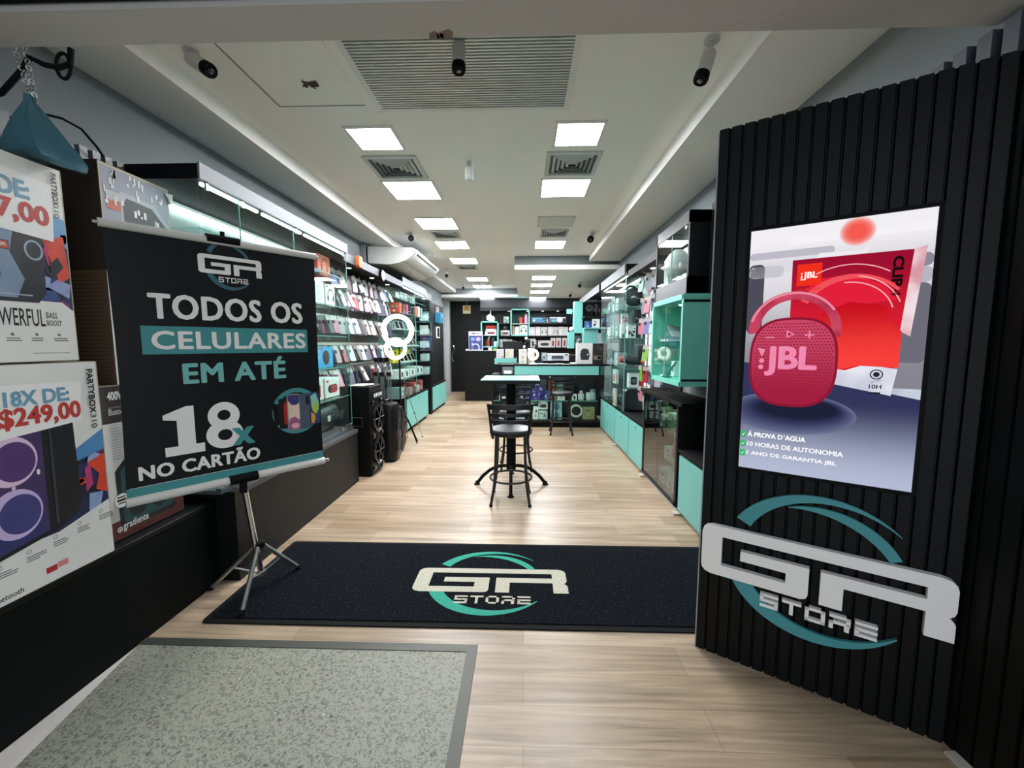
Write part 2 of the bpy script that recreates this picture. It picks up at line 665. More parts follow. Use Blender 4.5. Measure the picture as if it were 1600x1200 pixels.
for (x, y, z, s), l in zip(spots, lab):
    t = thing('ceiling_light', 'lit square white ' + l, 'ceiling light', (x, y, z), 0, GL)
    f = s / 2 + 0.022
    g = s / 2
    m = MB()
    for q in ((-f, f, -f, -g), (-f, f, g, f), (-f, -g, -g, g), (g, f, -g, g)):
        m.box(x + q[0], x + q[1], y + q[2], y + q[3], z - 0.012, z + 0.004, WHITE)
    m.build('frame', t)
    MB().box(x - g, x + g, y - g, y + g, z - 0.009, z + 0.002, LED).build('diffuser', t)
t = thing('ceiling_panel', 'unlit white square panel in the right ceiling row beside a vent', 'ceiling panel', (.41, 5.6, 3.15))
MB().box(.17, .65, 5.36, 5.84, 3.142, 3.152, M('C9CBC5', 0.6)).build('frame', t)
MB().box(.195, .625, 5.385, 5.815, 3.139, 3.146, M('D6D8D2', 0.6)).build('cover', t)

# ------------------------------------------------------------------ vents, louvre, hatch
VENT = M('C2C8C6', 0.45)
for x, y, s, l in ((-1.165, 3.87, .47, 'white square air vent behind the first left light panel'), (.42, 3.84, .47, 'white square air vent behind the first right light panel'),
                   (-1.15, 6.14, .40, 'white square air vent in the left row, before the fourth light'), (.428, 6.12, .40, 'white square air vent behind the unlit ceiling panel'),
                   (-1.19, 8.75, .40, 'white square air vent farthest back in the left row')):
    t = thing('air_vent', l, 'air vent', (x, y, 3.15), 0, 'square ceiling air vents')
    MB().box(x - s / 2 + .03, x + s / 2 - .03, y - s / 2 + .03, y + s / 2 - .03, 3.147, 3.152, M('4B5256', 0.7)).build('backing', t)
    m = MB()
    for q in ((-.5, .5, -.5, -.42), (-.5, .5, .42, .5), (-.5, -.42, -.42, .42), (.42, .5, -.42, .42)):
        m.box(x + q[0] * s, x + q[1] * s, y + q[2] * s, y + q[3] * s, 3.132, 3.151, VENT)
    m.build('frame', t)
    for k in range(4):
        r = s * (.37 - k * .085)
        m = MB()
        for i in range(4):
            c, sn = [(1, 0), (0, 1), (-1, 0), (0, -1)][i]
            pts = [(r, -r), (r, r), (r - s * .045, r - s * .045), (r - s * .045, -r + s * .045)]
            P = [(x + p[0] * c - p[1] * sn, y + p[0] * sn + p[1] * c) for p in pts]
            vs = [(P[0][0], P[0][1], 3.146), (P[1][0], P[1][1], 3.146), (P[2][0], P[2][1], 3.128), (P[3][0], P[3][1], 3.128)]
            vs += [(p[0], p[1], p[2] + .004) for p in vs]
            m.add(vs, [(0, 1, 2, 3), (7, 6, 5, 4), (0, 4, 5, 1), (1, 5, 6, 2), (2, 6, 7, 3), (3, 7, 4, 0)], VENT)
        m.build('slat_ring', t)
t = thing('louvre_grille', 'large grey metal louvre grille in the ceiling by the entrance', 'ceiling grille', (-.35, 2.3, 3.15))
x0, x1, y0, y1 = -.965, .262, 1.75, 2.935
m = MB().box(x0 - .04, x0, y0, y1 + .04, 3.135, 3.151, WHITE).box(x1, x1 + .04, y0, y1 + .04, 3.135, 3.151, WHITE).box(x0, x1, y1, y1 + .03, 3.135, 3.151, WHITE).box(x0, x1, y0 - .04, y0, 3.135, 3.151, WHITE)
m.build('frame', t)
m = MB().box(x0, x1, y0, y1, 3.148, 3.152, M('4A504E', 0.8))
n = 48  # pale lips over dark backing, light and shade put into the slat colours
for i in range(n):
    yy = y0 + (y1 - y0) * i / n
    m.box(x0, x1, yy, yy + .014, 3.128, 3.136, M('C3C9C6', 0.35, 0.3))
    m.box(x0, x1, yy, yy + .0025, 3.136, 3.148, M('8B918F', 0.5))
m.build('slats', t, label='grey metal slats')
t = thing('ceiling_hatch', 'square ceiling access hatch with a black soot stain', 'ceiling hatch', (-1.36, 2.4, 3.15))
MB().box(-1.645, -1.075, 1.75, 2.885, 3.144, 3.152, PLASTER).build('cover', t, bevel=0.002)
MB().box(-1.665, -1.655, 1.75, 2.90, 3.1475, 3.1515, GREY).box(-1.665, -1.075, 2.895, 2.903, 3.1475, 3.1515, GREY).build('joint', t)
m = MB()
for i in range(26):
    a = RND.uniform(0, 2 * PI)
    rr = RND.random() ** 0.7
    cx, cy = -1.345 + .075 * rr * math.cos(a) + .02, 2.66 + .05 * rr * math.sin(a)
    s = RND.uniform(.006, .03) * (1.15 - rr)
    m.prism([(cx + s * math.cos(q) * RND.uniform(.6, 1.3), cy + s * .8 * math.sin(q) * RND.uniform(.6, 1.3)) for q in [j * PI / 5 for j in range(10)]], (0, 0, 3.1432 + i * .00001), (1, 0, 0), (0, 1, 0), (0, 0, .0005), M('3A3733', 0.9, var=.4, scale=40))
m.build('soot_stain', t)

# ------------------------------------------------------------------ surveillance cameras and sensors
CAMW = M('C9C9C6', 0.4)


def cctv(mount, joint, aim, L, r, label, group='bullet cameras on the ceiling'):
    mount, joint, aim = Vector(mount), Vector(joint), Vector(aim).normalized()
    t = thing('surveillance_camera', label, 'camera', mount, 0, group)
    MB().cyl(mount, mount - Vector((0, 0, .015)), .038, CAMW).build('mount', t)
    MB().tube([mount, mount.lerp(joint, .5) + Vector((.004, 0, 0)), joint], .012, CAMW).ball(joint, .019, CAMW, 10).build('arm', t)
    b0 = joint - aim * L * .25
    MB().lathe([(r * .6, 0), (r * .93, .008), (r, .02), (r, L * .74), (r * .97, L * .75)], CAMW, b0, aim, 18).build('body', t)
    MB().lathe([(r * 1.02, L * .75), (r * 1.06, L * .93), (r * .98, L), (r * .8, L * .985)], MATTE, b0, aim, 18).build('front_cap', t, label='black front cap')
    e = b0 + aim * L * .99
    MB().lathe([(r * .42, -.004), (r * .42, .002), (r * .2, .005)], M('2B3038', 0.1, coat=1), e, aim, 14).build('lens', t)
    side = aim.orthogonal().normalized()
    return t


cctv((-1.83, 2.36, 3.15), (-1.79, 2.33, 3.075), (.75, -.22, -.50), .18, .036, 'white bullet camera at the left end of the entrance ceiling')
cctv((-.349, 2.33, 3.15), (-.349, 2.31, 3.085), (.01, -.16, -.98), .15, .035, 'white bullet camera hanging before the metal louvre grille')
cctv((.985, 2.36, 3.15), (.955, 2.33, 3.035), (-.30, -.12, -.9), .17, .036, 'white bullet camera on the right side of the entrance ceiling')
cctv((-1.70, 6.15, 3.15), (-1.66, 6.12, 3.10), (.25, -.85, -.35), .17, .04, 'white bullet camera above the big air conditioner')
cctv((1.00, 6.2, 3.15), (.97, 6.15, 3.09), (-.25, -.8, -.5), .17, .045, 'white bullet camera on the right of the middle ceiling')
cctv((-1.66, 8.9, 3.15), (-1.66, 8.85, 3.02), (.2, -.8, -.5), .13, .035, 'small camera on the left ceiling behind the air conditioner')
cctv((-1.66, 11.2, 3.15), (-1.64, 11.1, 3.06), (.2, -.8, -.5), .13, .035, 'small camera on the ceiling close to the back door')
cctv((1.24, 9.2, 2.89), (1.22, 9.15, 2.83), (-.3, -.8, -.4), .13, .035, 'small camera over the counter, nearest of three on the right')
cctv((1.24, 11.0, 2.89), (1.22, 10.95, 2.83), (-.3, -.8, -.4), .13, .035, 'small camera over the counter, middle one of three on the right')
cctv((1.16, 12.5, 2.89), (1.14, 12.45, 2.82), (-.3, -.8, -.4), .13, .035, 'small camera over the counter, farthest of three on the right')
t = thing('motion_sensor', 'small white motion sensor hanging in the middle of the ceiling', 'sensor', (-.49, 3.78, 3.15))
MB().cyl((-.49, 3.78, 3.15), (-.49, 3.78, 3.10), .02, CAMW).build('mount', t)
MB().rbox(-.525, -.455, 3.74, 3.80, 2.99, 3.10, .02, M('DCE3E2', 0.4), 'z').build('housing', t, bevel=.012)
m = MB().cyl((-1.17, 11.1, 3.15), (-1.17, 11.1, 3.12), .05, WHITE).ball((-1.17, 11.1, 3.11), .05, WHITE)
tag(m.build('smoke_detector'), 'round white smoke detector between the last two left lights', 'smoke detector')

# ------------------------------------------------------------------ hanging bag, chain, cables by the lintel
t = thing('hanging_chain', 'steel chain hanging from the lintel, holding the blue bag', 'chain', (-2.05, 1.76, 2.72))
m = MB()
for k, (xa, xb) in enumerate(((-2.10, -2.045), (-2.055, -2.035))):
    for i in range(9):
        z = 2.76 - i * .026
        x = xa + (xb - xa) * i / 8
        m.ring((x, 1.75, z), (1, 0, 0) if i % 2 else (0, 1, 0), .0095, .0028, STEEL, 10, 6)
m.build('links', t)
bag = MB()
prof = []
N = 28
rows = [(0.00, .018, .018), (.03, .022, .02), (.05, .035, .028), (.10, .062, .045), (.16, .088, .06), (.205, .105, .066), (.235, .108, .055), (.25, .09, .03)]
vs, fs = [], []
for i, (dz, rx, ry) in enumerate(rows):
    for j in range(N):
        a = 2 * PI * j / N
        wv = 1 + (.13 * math.sin(6 * a + i * .35) + .08 * math.sin(11 * a + 1)) * (1 - dz * 1.1)
        vs.append((-2.055 + rx * math.cos(a) * wv - dz * .03 + (.12 * max(0, math.cos(a)) * (dz / .25) ** 2), 1.75 + ry * math.sin(a) * wv, 2.575 - dz * (1 + .25 * max(0, math.cos(a)) * (dz / .25))))
for i in range(len(rows) - 1):
    fs += [(i * N + j, i * N + (j + 1) % N, (i + 1) * N + (j + 1) % N, (i + 1) * N + j) for j in range(N)]
fs += [tuple(range(N))[::-1], tuple(range((len(rows) - 1) * N, len(rows) * N))]
bag.add(vs, fs, M('456F7C', 0.35, var=.15, scale=30))
tag(bag.build('plastic_bag'), 'blue plastic bag gathered around the end of the steel chain', 'bag')
m = MB()
m.tube([(-2.3, 1.77, 2.57), (-2.2, 1.77, 2.60), (-2.1, 1.76, 2.67), (-2.05, 1.76, 2.73), (-1.99, 1.76, 2.70), (-1.93, 1.76, 2.688), (-1.88, 1.76, 2.70), (-1.87, 1.76, 2.76)], .011, RUBBER)
m.tube([(-1.92 + .03 * math.cos(a), 1.77, 2.70 + .05 * math.sin(a)) for a in [i * 2 * PI / 18 for i in range(18)]], .007, RUBBER, closed=True)
tag(m.build('cable_loop'), 'black cable looped under the lintel above the blue bag', 'cable')
m = MB().tube([(-2.28, 1.98, 2.63), (-2.26, 2.05, 2.645), (-2.24, 2.12, 2.63), (-2.25, 2.2, 2.58), (-2.26, 2.24, 2.55)], .006, RUBBER)
tag(m.build('black_cable'), 'thin black cable arching over the left slatted wall', 'cable')
# ================================================================== SLATTED PANELS, SCREEN, LOGO SIGN
def slat_profile(w, pitch, rib, depth):
    pts = []
    n = int(w / pitch)
    p = w / n
    for i in range(n):
        x = i * p
        pts += [(x, 0.0), (x + p - rib, 0.0), (x + p - rib + .004, -depth), (x + p - .004, -depth)]
    pts += [(w, 0.0)]
    return pts


def slat_wall(o, u, n, w, h, mat, pitch=.05, rib=.014, depth=.012, th=.05):
    """ribbed cladding: profile in plan, extruded upwards; n = outward normal"""
    pts = slat_profile(w, pitch, rib, depth) + [(w, -th), (0, -th)]
    return MB().prism(pts, o, u, n, (0, 0, h), mat)


PU, PN = Vector((.834, -.551, 0)), Vector((-.551, -.834, 0))
PO = Vector((.886, 1.992, 0))
t = thing('advertising_totem', 'tall black slatted panel standing at an angle beside the entrance, carrying the screen', 'wall panel', PO)
slat_wall(PO, PU, PN, .905, 2.515, PANEL, .05, .012, .014, .06).build('cladding', t)
e = PO - PN * .03 - PU * .004
MB().prism([(0, -.032), (0, .032), (-.006, .032), (-.006, -.032)], PO - PN * .032, PU, PN, (0, 0, 2.5), M('8E9499', 0.4)).build('edge_strip', t, label='pale grey edge strip')
# return wall towards the street and the taller slats on the right wall behind
MB().prism(slat_profile(1.6, .06, .014, .014) + [(1.6, -.05), (0, -.05)], (1.643, 1.525, 0), (0, -1, 0), (-1, 0, 0), (0, 0, 2.515), PANEL).build('return_cladding', t)
MB().box(1.60, 1.64, -.1, 1.46, 0, .012, M('B9AFA4', 0.6)).build('base_strip', t)
sm = MB()
for i in range(6):
    y = 1.37 + i * .085
    sm.box(1.665, 1.719, y, y + .05, 2.53, 2.665, M('4C5058', 0.35))  # interior light on the slats put into their grey, gap shade into black
sm.box(1.70, 1.719, 1.3, 1.9, 2.53, 2.665, MATTE)
tag(sm.build('upper_cladding'), 'dark slats rising above the black panel on the right wall', 'wall panel')
sm = MB()
for i in range(17):
    y = 1.30 + i * .066
    sm.box(-2.40, -2.30, y, y + .040, 0.55, 2.575, M('6C7276', 0.4))  # grey stands for the lit slat faces, black backing for the shaded gaps
sm.box(-2.409, -2.385, 1.3, 2.62, 0.55, 2.575, MATTE)
tag(sm.build('ribbed_cladding'), 'slats behind the boxes on the left wall, light coloured grey, shade black', 'wall panel')

# ---- the screen: S = along the panel, height
SU0, SU1, SV0, SV1 = .148, .738, .977, 2.045
W_, H_ = SU1 - SU0, SV1 - SV0
t = thing('display_screen', 'tall lit advertising screen set into the black slatted panel', 'screen', PO + PU * SU0 + Vector((0, 0, SV0)))
o = PO + PN * .004 + PU * SU0 + Vector((0, 0, SV0))
bz = MB()
b = .014
for x0, x1, y0, y1 in ((-b, W_ + b, -b, 0), (-b, W_ + b, H_, H_ + b), (-b, 0, 0, H_), (W_, W_ + b, 0, H_)):
    bz.prism([(x0, y0), (x1, y0), (x1, y1), (x0, y1)], o - PN * .02, PU, (0, 0, 1), PN * .028, MATTE)
bz.build('bezel', t)
zt = SV0 + H_
so = o - Vector((0, 0, 0))
scr = MB().prism([(0, 0), (W_, 0), (W_, H_), (0, H_)], o - PN * .015, PU, (0, 0, 1), PN * .012, EM('8A93B2', 1.0, 'C9CFDD', 3.5))
scr = scr.build('screen', t)
A = Art(o - PN * .003, PU, (0, 0, 1), .0004)
# blurred room behind
A.rect(0, .40, W_, H_, EM('85848F', 1.0, 'E3E1E7', axis=2, lo=.45, hi=.90), 0)
A.rect(0, .88, W_, H_, EM('DCDAE0', 1.0, 'F1EFF3', axis=2, lo=.90, hi=1.02), 1)
for k, (x0, y0, x1, y1, c) in enumerate([(0, .62, .06, .92, '4E4C58'), (.0, .94, .30, .97, 'BDBBC6'), (.14, .99, .59, 1.02, 'F4F2F6'), (.40, .86, .59, .91, '8B8995'), (.50, .50, .59, .80, '6D6B78'), (.03, .45, .09, .62, 'B3B5C0'), (.0, .86, .13, .91, 'C8C7D0'), (.52, .80, .59, .86, 'B7B5C0')]):
    A.rect(x0, y0, x1, y1, EM(c, 1.0), 2, .02)
for k, (rr, cc) in enumerate(((.056, 'EFCFD0'), (.052, 'F0B5B2'), (.048, 'F29A94'), (.043, 'F37F76'), (.037, 'F46A60'), (.028, 'F55A50'))):
    A.disc(.366, 1.014, rr, EM(cc, 1.0), 3 + k * .15)
# table top
A.poly([(0, 0), (W_, 0), (W_, .36), (.40, .40), (0, .49)], EM('B3BBD3', 1.0, '33365A', axis=2, lo=.0, hi=.34), 5)
for k in range(9):
    A.poly([(max(x, 0.0), y) for x, y in ell(.175 + .004 * k, .27 + .003 * k, .235 - k * .012, .090 - k * .006, 48)], EM(['666A8C', '5C6082', '525678', '484C6E', '3E4264', '35385A', '2C2F4E', '252742', '1F2138'][k], 1.0), 6 + k * .1)
# carton of the product
A.poly([(.165, .45), (.505, .415), (.535, .925), (.160, .925)], EM('D81E30', 1.0, '9A1030', axis=2, lo=.62, hi=.92), 8)
A.poly([(.285, .415), (.505, .37), (.518, .475), (.42, .49), (.36, .465), (.29, .475)], EM('C6C9DA', 1.0, 'E6E8F2', 6.0), 9)
A.poly([(.27, .47), (.33, .465), (.40, .485), (.52, .48), (.52, .62), (.49, .66), (.47, .72), (.36, .74), (.27, .70)], EM('F8403C', 1.0, 'C8101E', axis=2, lo=.50, hi=.74), 10)
A.poly([(.21, .80), (.26, .84), (.36, .85), (.46, .80), (.50, .74), (.30, .72)], EM('E2203A', 1.0), 9)
A.poly(crescent(.36, .66, .19, 150, 40, .03, .01, 20), EM('F0525C', 1.0), 11)
for r_, a0, a1 in ((.215, 120, 55), (.17, 80, 20), (.145, 95, 15)):
    A.poly(crescent(.35, .675, r_, a0, a1, .004, .004, 20), EM('F6B3B8', 1.0), 12)
A.poly([(.535, .925), (.570, .935), (.545, .60), (.515, .62)], EM('D99AA6', 1.0, 'F1DDE2', 8.0), 9)
A.poly([(.24, .925), (.40, .927), (.41, .955), (.38, .94), (.25, .945)], EM('EFE9F0', 1.0), 9)
A.rect(.178, .815, .262, .905, EM('F0301C', 1.0), 11)
A.text('JBL', .200, .838, .248, .872, EM('FFFFFF', 1.0), 12, .03)
A.rect(.192, .838, .197, .858, EM('FFFFFF', 1.0), 12)
A.disc(.1945, .866, .003, EM('FFFFFF', 1.0), 12)
A.text('CLIP', .478, .79, .510, .905, EM('1A0A10', 1.0), 12, .045, rot=-90)
A.text('4', .480, .755, .508, .78, EM('1A0A10', 1.0), 12, 0, rot=-90)
A.text('HARMAN', .182, .795, .262, .806, EM('D8303A', 1.0), 12)
A.band(.458, .452, .020, .004, EM('23243A', 1.0), 12)
A.disc(.458, .452, .010, EM('23243A', 1.0), 12)
A.text('10H', .438, .395, .476, .412, EM('23243A', 1.0), 12, .02)
A.rect(.440, .375, .474, .382, EM('23243A', 1.0), 12)
A.poly([(.44, .418), (.444, .418), (.476, .432), (.472, .432)], EM('55576A', 1.0), 12)
# speaker: carrying loop, woven round body
A.poly(crescent(.175, .63, .165, 185, -10, .045, .035, 40, .03), EM('9E1C3A', 1.0, 'CE4C68', 7.0), 13)
A.poly(crescent(.175, .63, .163, 165, 30, .010, .008, 30), EM('EE8AA0', 1.0), 14)
bp = []
for i in range(60):
    q = 2 * PI * i / 60
    c, s_ = math.cos(q), math.sin(q)
    k = (abs(c) ** 2.8 + abs(s_) ** 2.8) ** (-1 / 2.8)
    bp.append((.178 + .158 * c * k, .492 + .193 * s_ * k))
A.poly(bp, EM('8E1834', 1.0), 15)
A.poly([(.178 + (x - .178) * .94, .494 + (y - .494) * .945) for x, y in bp], EM('A3203F', 1.0, 'C84866', axis=2, lo=.34, hi=.66), 16)
for i in range(23):
    for j in range(27):
        x, y = .045 + i * .0121 + (j % 2) * .006, .325 + j * .0128
        if abs((x - .178) / .146) ** 2.8 + abs((y - .494) / .178) ** 2.8 < 1:
            A.rect(x - .0038, y - .0026, x + .0038, y + .0026, EM('9A1F3E', 1.0), 17, .0024)
PINK = EM('F08AB0', 1.0)
A.text('JBL', .085, .435, .262, .558, PINK, 18, 0, heavy=.045)
A.poly([(.050, .555), (.080, .548), (.068, .515)], PINK, 18)
A.disc(.068, .498, .010, PINK, 18)
A.disc(.066, .47, .010, PINK, 18)
WHT = EM('FFFFFF', 1.0)
A.rect(.078, .598, .112, .603, PINK, 18)
A.poly([(.155, .598), (.155, .632), (.184, .612)], PINK, 18)
A.poly([(.160, .605), (.160, .624), (.176, .612)], EM('B52A4A', 1.0), 19)
A.rect(.218, .607, .252, .612, PINK, 18)
A.rect(.2325, .594, .2375, .626, PINK, 18)
for k, tx in enumerate(('\u00c1 PROVA D\u00b4AGUA', '10 HORAS DE AUTONOMIA', '1 ANO DE GARANTIA JBL')):
    y = .150 - k * .044
    A.rect(.003, y - .006, .024, y + .024, EM('35B86A', 1.0), 18, .003)
    A.poly([(.007, y + .008), (.012, y + .001), (.021, y + .018), (.012, y + .007)], WHT, 19)
    A.text(tx, .031, y - (0 if k else 0), .031 + (.215, .345, .325)[k], y + (.026 if k == 0 else .02), WHT, 18, 0, heavy=.04)
pic = A.build('screen_picture', scr)

# ---- the logo
GR = [(.5, 3), (9.45, 3), (9.75, 2.92), (9.93, 2.75), (10, 2.5), (10, 1.5), (9.93, 1.28), (9.78, 1.15), (9.93, 1.0), (10, .85), (10, 0), (9.05, 0), (9.05, 1.2), (6.25, 1.2), (6.25, 0), (5.35, 0), (5.35, 1.8), (9.05, 1.8), (9.05, 2.38), (1.0, 2.38),
      (1.0, .65), (3.95, .65), (3.95, 1.22), (1.9, 1.22), (1.9, 1.8), (4.9, 1.8), (4.9, .3), (4.82, .1), (4.6, 0), (.5, 0), (.2, .1), (.05, .28), (0, .5), (0, 2.5), (.05, 2.72), (.2, 2.9)]
ACX = 4.85
ARCS = [crescent(ACX, 1.55, 4.05, 150, 42, .75, .03, 30), crescent(ACX, 1.55, 3.45, 112, 27, .03, .45, 26, .65), crescent(ACX, 1.55, 4.0, 203, 322, .85, .06, 34, .75)]
STORE = {'S': [(0, .8, 1, 1), (0, .4, 1, .6), (0, 0, 1, .2), (0, .5, .2, .9), (.8, .1, 1, .5)], 'T': [(0, .8, 1, 1), (.4, 0, .6, .8)], 'O': [(0, .8, 1, 1), (0, 0, 1, .2), (0, 0, .2, 1), (.8, 0, 1, 1)],
         'R': [(0, .8, 1, 1), (.8, .42, 1, 1), (0, .38, 1, .58), (0, 0, .2, .58), (.72, 0, .95, .38)], 'E': [(0, .8, 1, 1), (0, .4, 1, .6), (0, 0, 1, .2), (0, .1, .2, .5)]}


def store_rects(x0=2.9, x1=7.75, y0=-1.25, y1=-.4):
    out = []
    cw = (x1 - x0) / 5
    for i, ch in enumerate('STORE'):
        for a, b_, c, d_ in STORE[ch]:
            out.append((x0 + cw * i + a * cw * .84, y0 + (y1 - y0) * b_, x0 + cw * i + c * cw * .84, y0 + (y1 - y0) * d_))
    return out


def logo_art(A, x0, y0, s, white, teal, layer=1, sy=None):
    sy = sy or s
    f = lambda p: (x0 + p[0] * s, y0 + p[1] * sy)
    for c in ARCS:
        A.poly([f(p) for p in c], teal, layer)
    A.poly([f(p) for p in GR], white, layer + 1)
    for r in store_rects():
        A.rect(*f(r[:2]), *f(r[2:]), white, layer + 1)


LS, LY = .0876, .0818
LO = PO + PU * .012 + PN * .001 + Vector((0, 0, .432))
t = thing('logo_sign', 'raised white and teal store logo on the lower half of the black panel', 'logo sign', LO)
LWHITE = M('EFEAE6', 0.45, var=.02)
for k, c in enumerate(ARCS):
    MB().prism([(p[0] * LS + .025, p[1] * LS * .93 + .012) for p in c], LO, PU, (0, 0, 1), PN * .016, TEALD).build('logo_arc', t)
MB().prism([(p[0] * LS, p[1] * LY) for p in GR], LO + PN * .001, PU, (0, 0, 1), PN * .03, LWHITE).build('logo_letters', t, bevel=.001)
m = MB()
for r in store_rects():
    m.prism([(r[0] * LS, r[1] * LY * .9), (r[2] * LS, r[1] * LY * .9), (r[2] * LS, r[3] * LY * .9), (r[0] * LS, r[3] * LY * .9)], LO, PU, (0, 0, 1), PN * .022, LWHITE)
m.build('store_letters', t)

# ================================================================== DOORMAT
t = thing('entrance_mat', 'long black entrance mat with the store logo, lying across the doorway', 'mat', (-.2, 2.55, 0))
MB().rbox(-1.80, 1.36, 2.085, 3.03, 0.0, .008, .03, RUBBER, 'z').build('rubber_border', t, bevel=.003)
pile = speckled('mat_pile', ['030405', '07090C', '12161C', '05060A', '48525E'], 75, 0.95, 0.6, spec=.08)
MB().rbox(-1.765, 1.33, 2.125, 2.995, .004, .013, .02, pile, 'z').build('carpet', t)
A = Art((-.685, 2.385, .013), (1, 0, 0), (0, 1, 0), .0006)
logo_art(A, -.02, .014, .0985, speckled('mat_logo_light', ['8F8C7C', 'BDB9A8', 'D4D0BF'], 150, .95), speckled('mat_logo_teal', ['1C6B5C', '2F9A84', '48B59D'], 150, .95), 0, .089)
A.build('mat_logo', t)
# ================================================================== LEFT SIDE: PLINTHS, SPEAKER CARTONS
t = thing('display_plinth', 'low black plinth along the left wall carrying the speaker cartons', 'plinth', (-2.2, 1.5, 0))
MB().box(-2.405, -1.99, .3, 2.50, 0, .52, MATTE).build('body', t)
MB().box(-2.405, -1.985, .3, 2.50, .52, .55, BLACK).build('top', t, bevel=.003)
t = thing('display_plinth', 'dark grey plinth beneath the long left glass showcase', 'plinth', (-2.1, 3.5, 0))
MB().box(-2.405, -1.87, 2.58, 4.47, 0, .56, M('0F0F10', 0.5, var=.15, spec=.25)).build('body', t)
MB().box(-2.405, -1.86, 2.50, 2.58, 0, .60, BLACK).build('corner_post', t)
MB().box(-2.405, -1.86, 2.58, 4.47, .56, .60, M('3A3E42', 0.4)).build('top', t, bevel=.003)
for i, y in enumerate((2.62, 3.4, 4.3)):
    pass

INK = M('17171B', 0.5)
BLUEP = M('6F9FB8', 0.5)
REDP = M('C03A34', 0.5)


def crowd(A, x0, x1, y0, y1, n, layer, seed):
    """the colourful blurred crowd printed behind the speakers: sharp shards of blue, red, violet"""
    r = random.Random(seed)
    cols = ['26305E', '4457A0', 'C23A3A', 'E0572E', '7A2A66', '1A1C34', '93A6D0', '5C2F80', 'D8466C', '2B4C86', '10121F', '1B2038']
    A.rect(x0, y0, x1, y1, M('232A54', .5, var=.3), layer)
    for i in range(n):
        cx, cy = r.uniform(x0, x1), r.uniform(y0, y1)
        L, wd, a = r.uniform(.04, .16), r.uniform(.01, .045), r.uniform(.3, 2.6)
        pts = []
        for s, q in ((-1, -.6), (.2, -1), (1, .1), (.1, 1)):
            x = cx + s * L * .5 * math.cos(a) - q * wd * math.sin(a)
            y = cy + s * L * .5 * math.sin(a) + q * wd * math.cos(a)
            pts.append((min(max(x, x0), x1), min(max(y, y0), y1)))
        A.poly(pts, M(r.choice(cols), .5, var=.25), layer + 1 + (i % 3))


def small_print(A, x, y, wd, rows, layer, mat, h=.004, gap=.010, seed=1):
    r = random.Random(seed)
    for k in range(rows):
        A.rect(x, y - k * gap, x + wd * r.uniform(.6, 1), y - k * gap + h, mat, layer)


PAPER = M('F0EFEC', .6, var=.02)
# ---- lower carton
YA, YB, ZA, ZB = 1.26, 1.845, .55, 1.47
t = thing('speaker_carton', 'large party speaker carton at the bottom of the left stack, priced 249,00', 'box', (-2.19, 1.55, ZA))
MB().box(-2.29, -1.985, YA, YB, ZA, ZB, M('B9B2A2', .7)).build('carton', t, bevel=.004)
A = Art((-1.985, YA, ZA), (0, 1, 0), (0, 0, 1))
w_, h_ = YB - YA, ZB - ZA
A.rect(.004, .004, w_ - .008, h_ - .004, CARD, 0)
crowd(A, .004, w_ - .008, .20, .70, 60, 1, 5)
A.poly([(.0, .17), (.24, .165), (w_ - .008, .265), (w_ - .008, .004), (.004, .004)], CARD, 5)
A.poly([(w_ - .14, .72), (w_ - .008, .72), (w_ - .008, .605), (w_ - .14, .53)], CARD, 5)
A.poly([(w_ - .13, .60), (w_ - .008, .61), (w_ - .008, .51), (w_ - .13, .48)], M('4F8CC0', .5, var=.2), 4.5)
A.poly([(w_ - .09, .46), (w_ - .01, .49), (w_ - .01, .30), (w_ - .06, .33), (w_ - .04, .40)], M('E0482C', .5, var=.35, scale=20), 4.6)
A.poly([(w_ - .10, .44), (w_ - .075, .46), (w_ - .07, .36), (w_ - .10, .33)], M('C43A78', .5, var=.2), 4.7)
A.poly([(w_ - .09, .32), (w_ - .03, .31), (w_ - .05, .24), (w_ - .10, .22)], M('8FA6D2', .5, var=.3, scale=30), 4.7)
# the pictured speaker
A.poly([(.10, .165), (.37, .215), (.44, .255), (.46, .30), (.455, .70), (.10, .70)], M('17151F', .4, var=.3), 6)
A.poly([(.115, .185), (.33, .225), (.335, .70), (.115, .70)], M('43305F', .45, var=.45, scale=5), 7)
A.poly([(.14, .19), (.31, .225), (.315, .40), (.14, .38)], M('33366E', .45, var=.3, scale=6), 8)
for cy, c in ((.545, 'E2C3DE'), (.335, 'C9B4E0')):
    A.disc(.225, cy, .088, M(c, .45), 9, .098)
    A.disc(.238, cy - .003, .068, M('55356F' if cy > .4 else '42407E', .45, var=.3), 10, .078)
A.disc(.225, .44, .007, M('E2C3DE', .45), 10)
A.poly([(.355, .24), (.365, .243), (.37, .69), (.36, .69)], M('3A3848', .3), 9)
A.disc(.31, .48, .006, PAPER, 10, .012)
A.rect(.305, .715, .385, .73, M('2A1418', .4), 7, .005)
A.rect(.305, .705, .32, .728, M('2A1418', .4), 7)
# price sheet
A.poly([(.0, .615), (.49, .66), (.505, .835), (.0, .845)], PAPER, 11)
A.text('18X DE:', .225, .755, .45, .815, BLUEP, 12, .02, heavy=.02)
A.text('R$249,00', .155, .665, .49, .75, REDP, 12, .02, heavy=.02)
A.text('PARTYBOX', w_ - .055, .685, w_ - .03, .885, INK, 12, .0, rot=-90, heavy=.05)
A.text('310', w_ - .055, .615, w_ - .03, .68, INK, 12, 0, rot=-90)
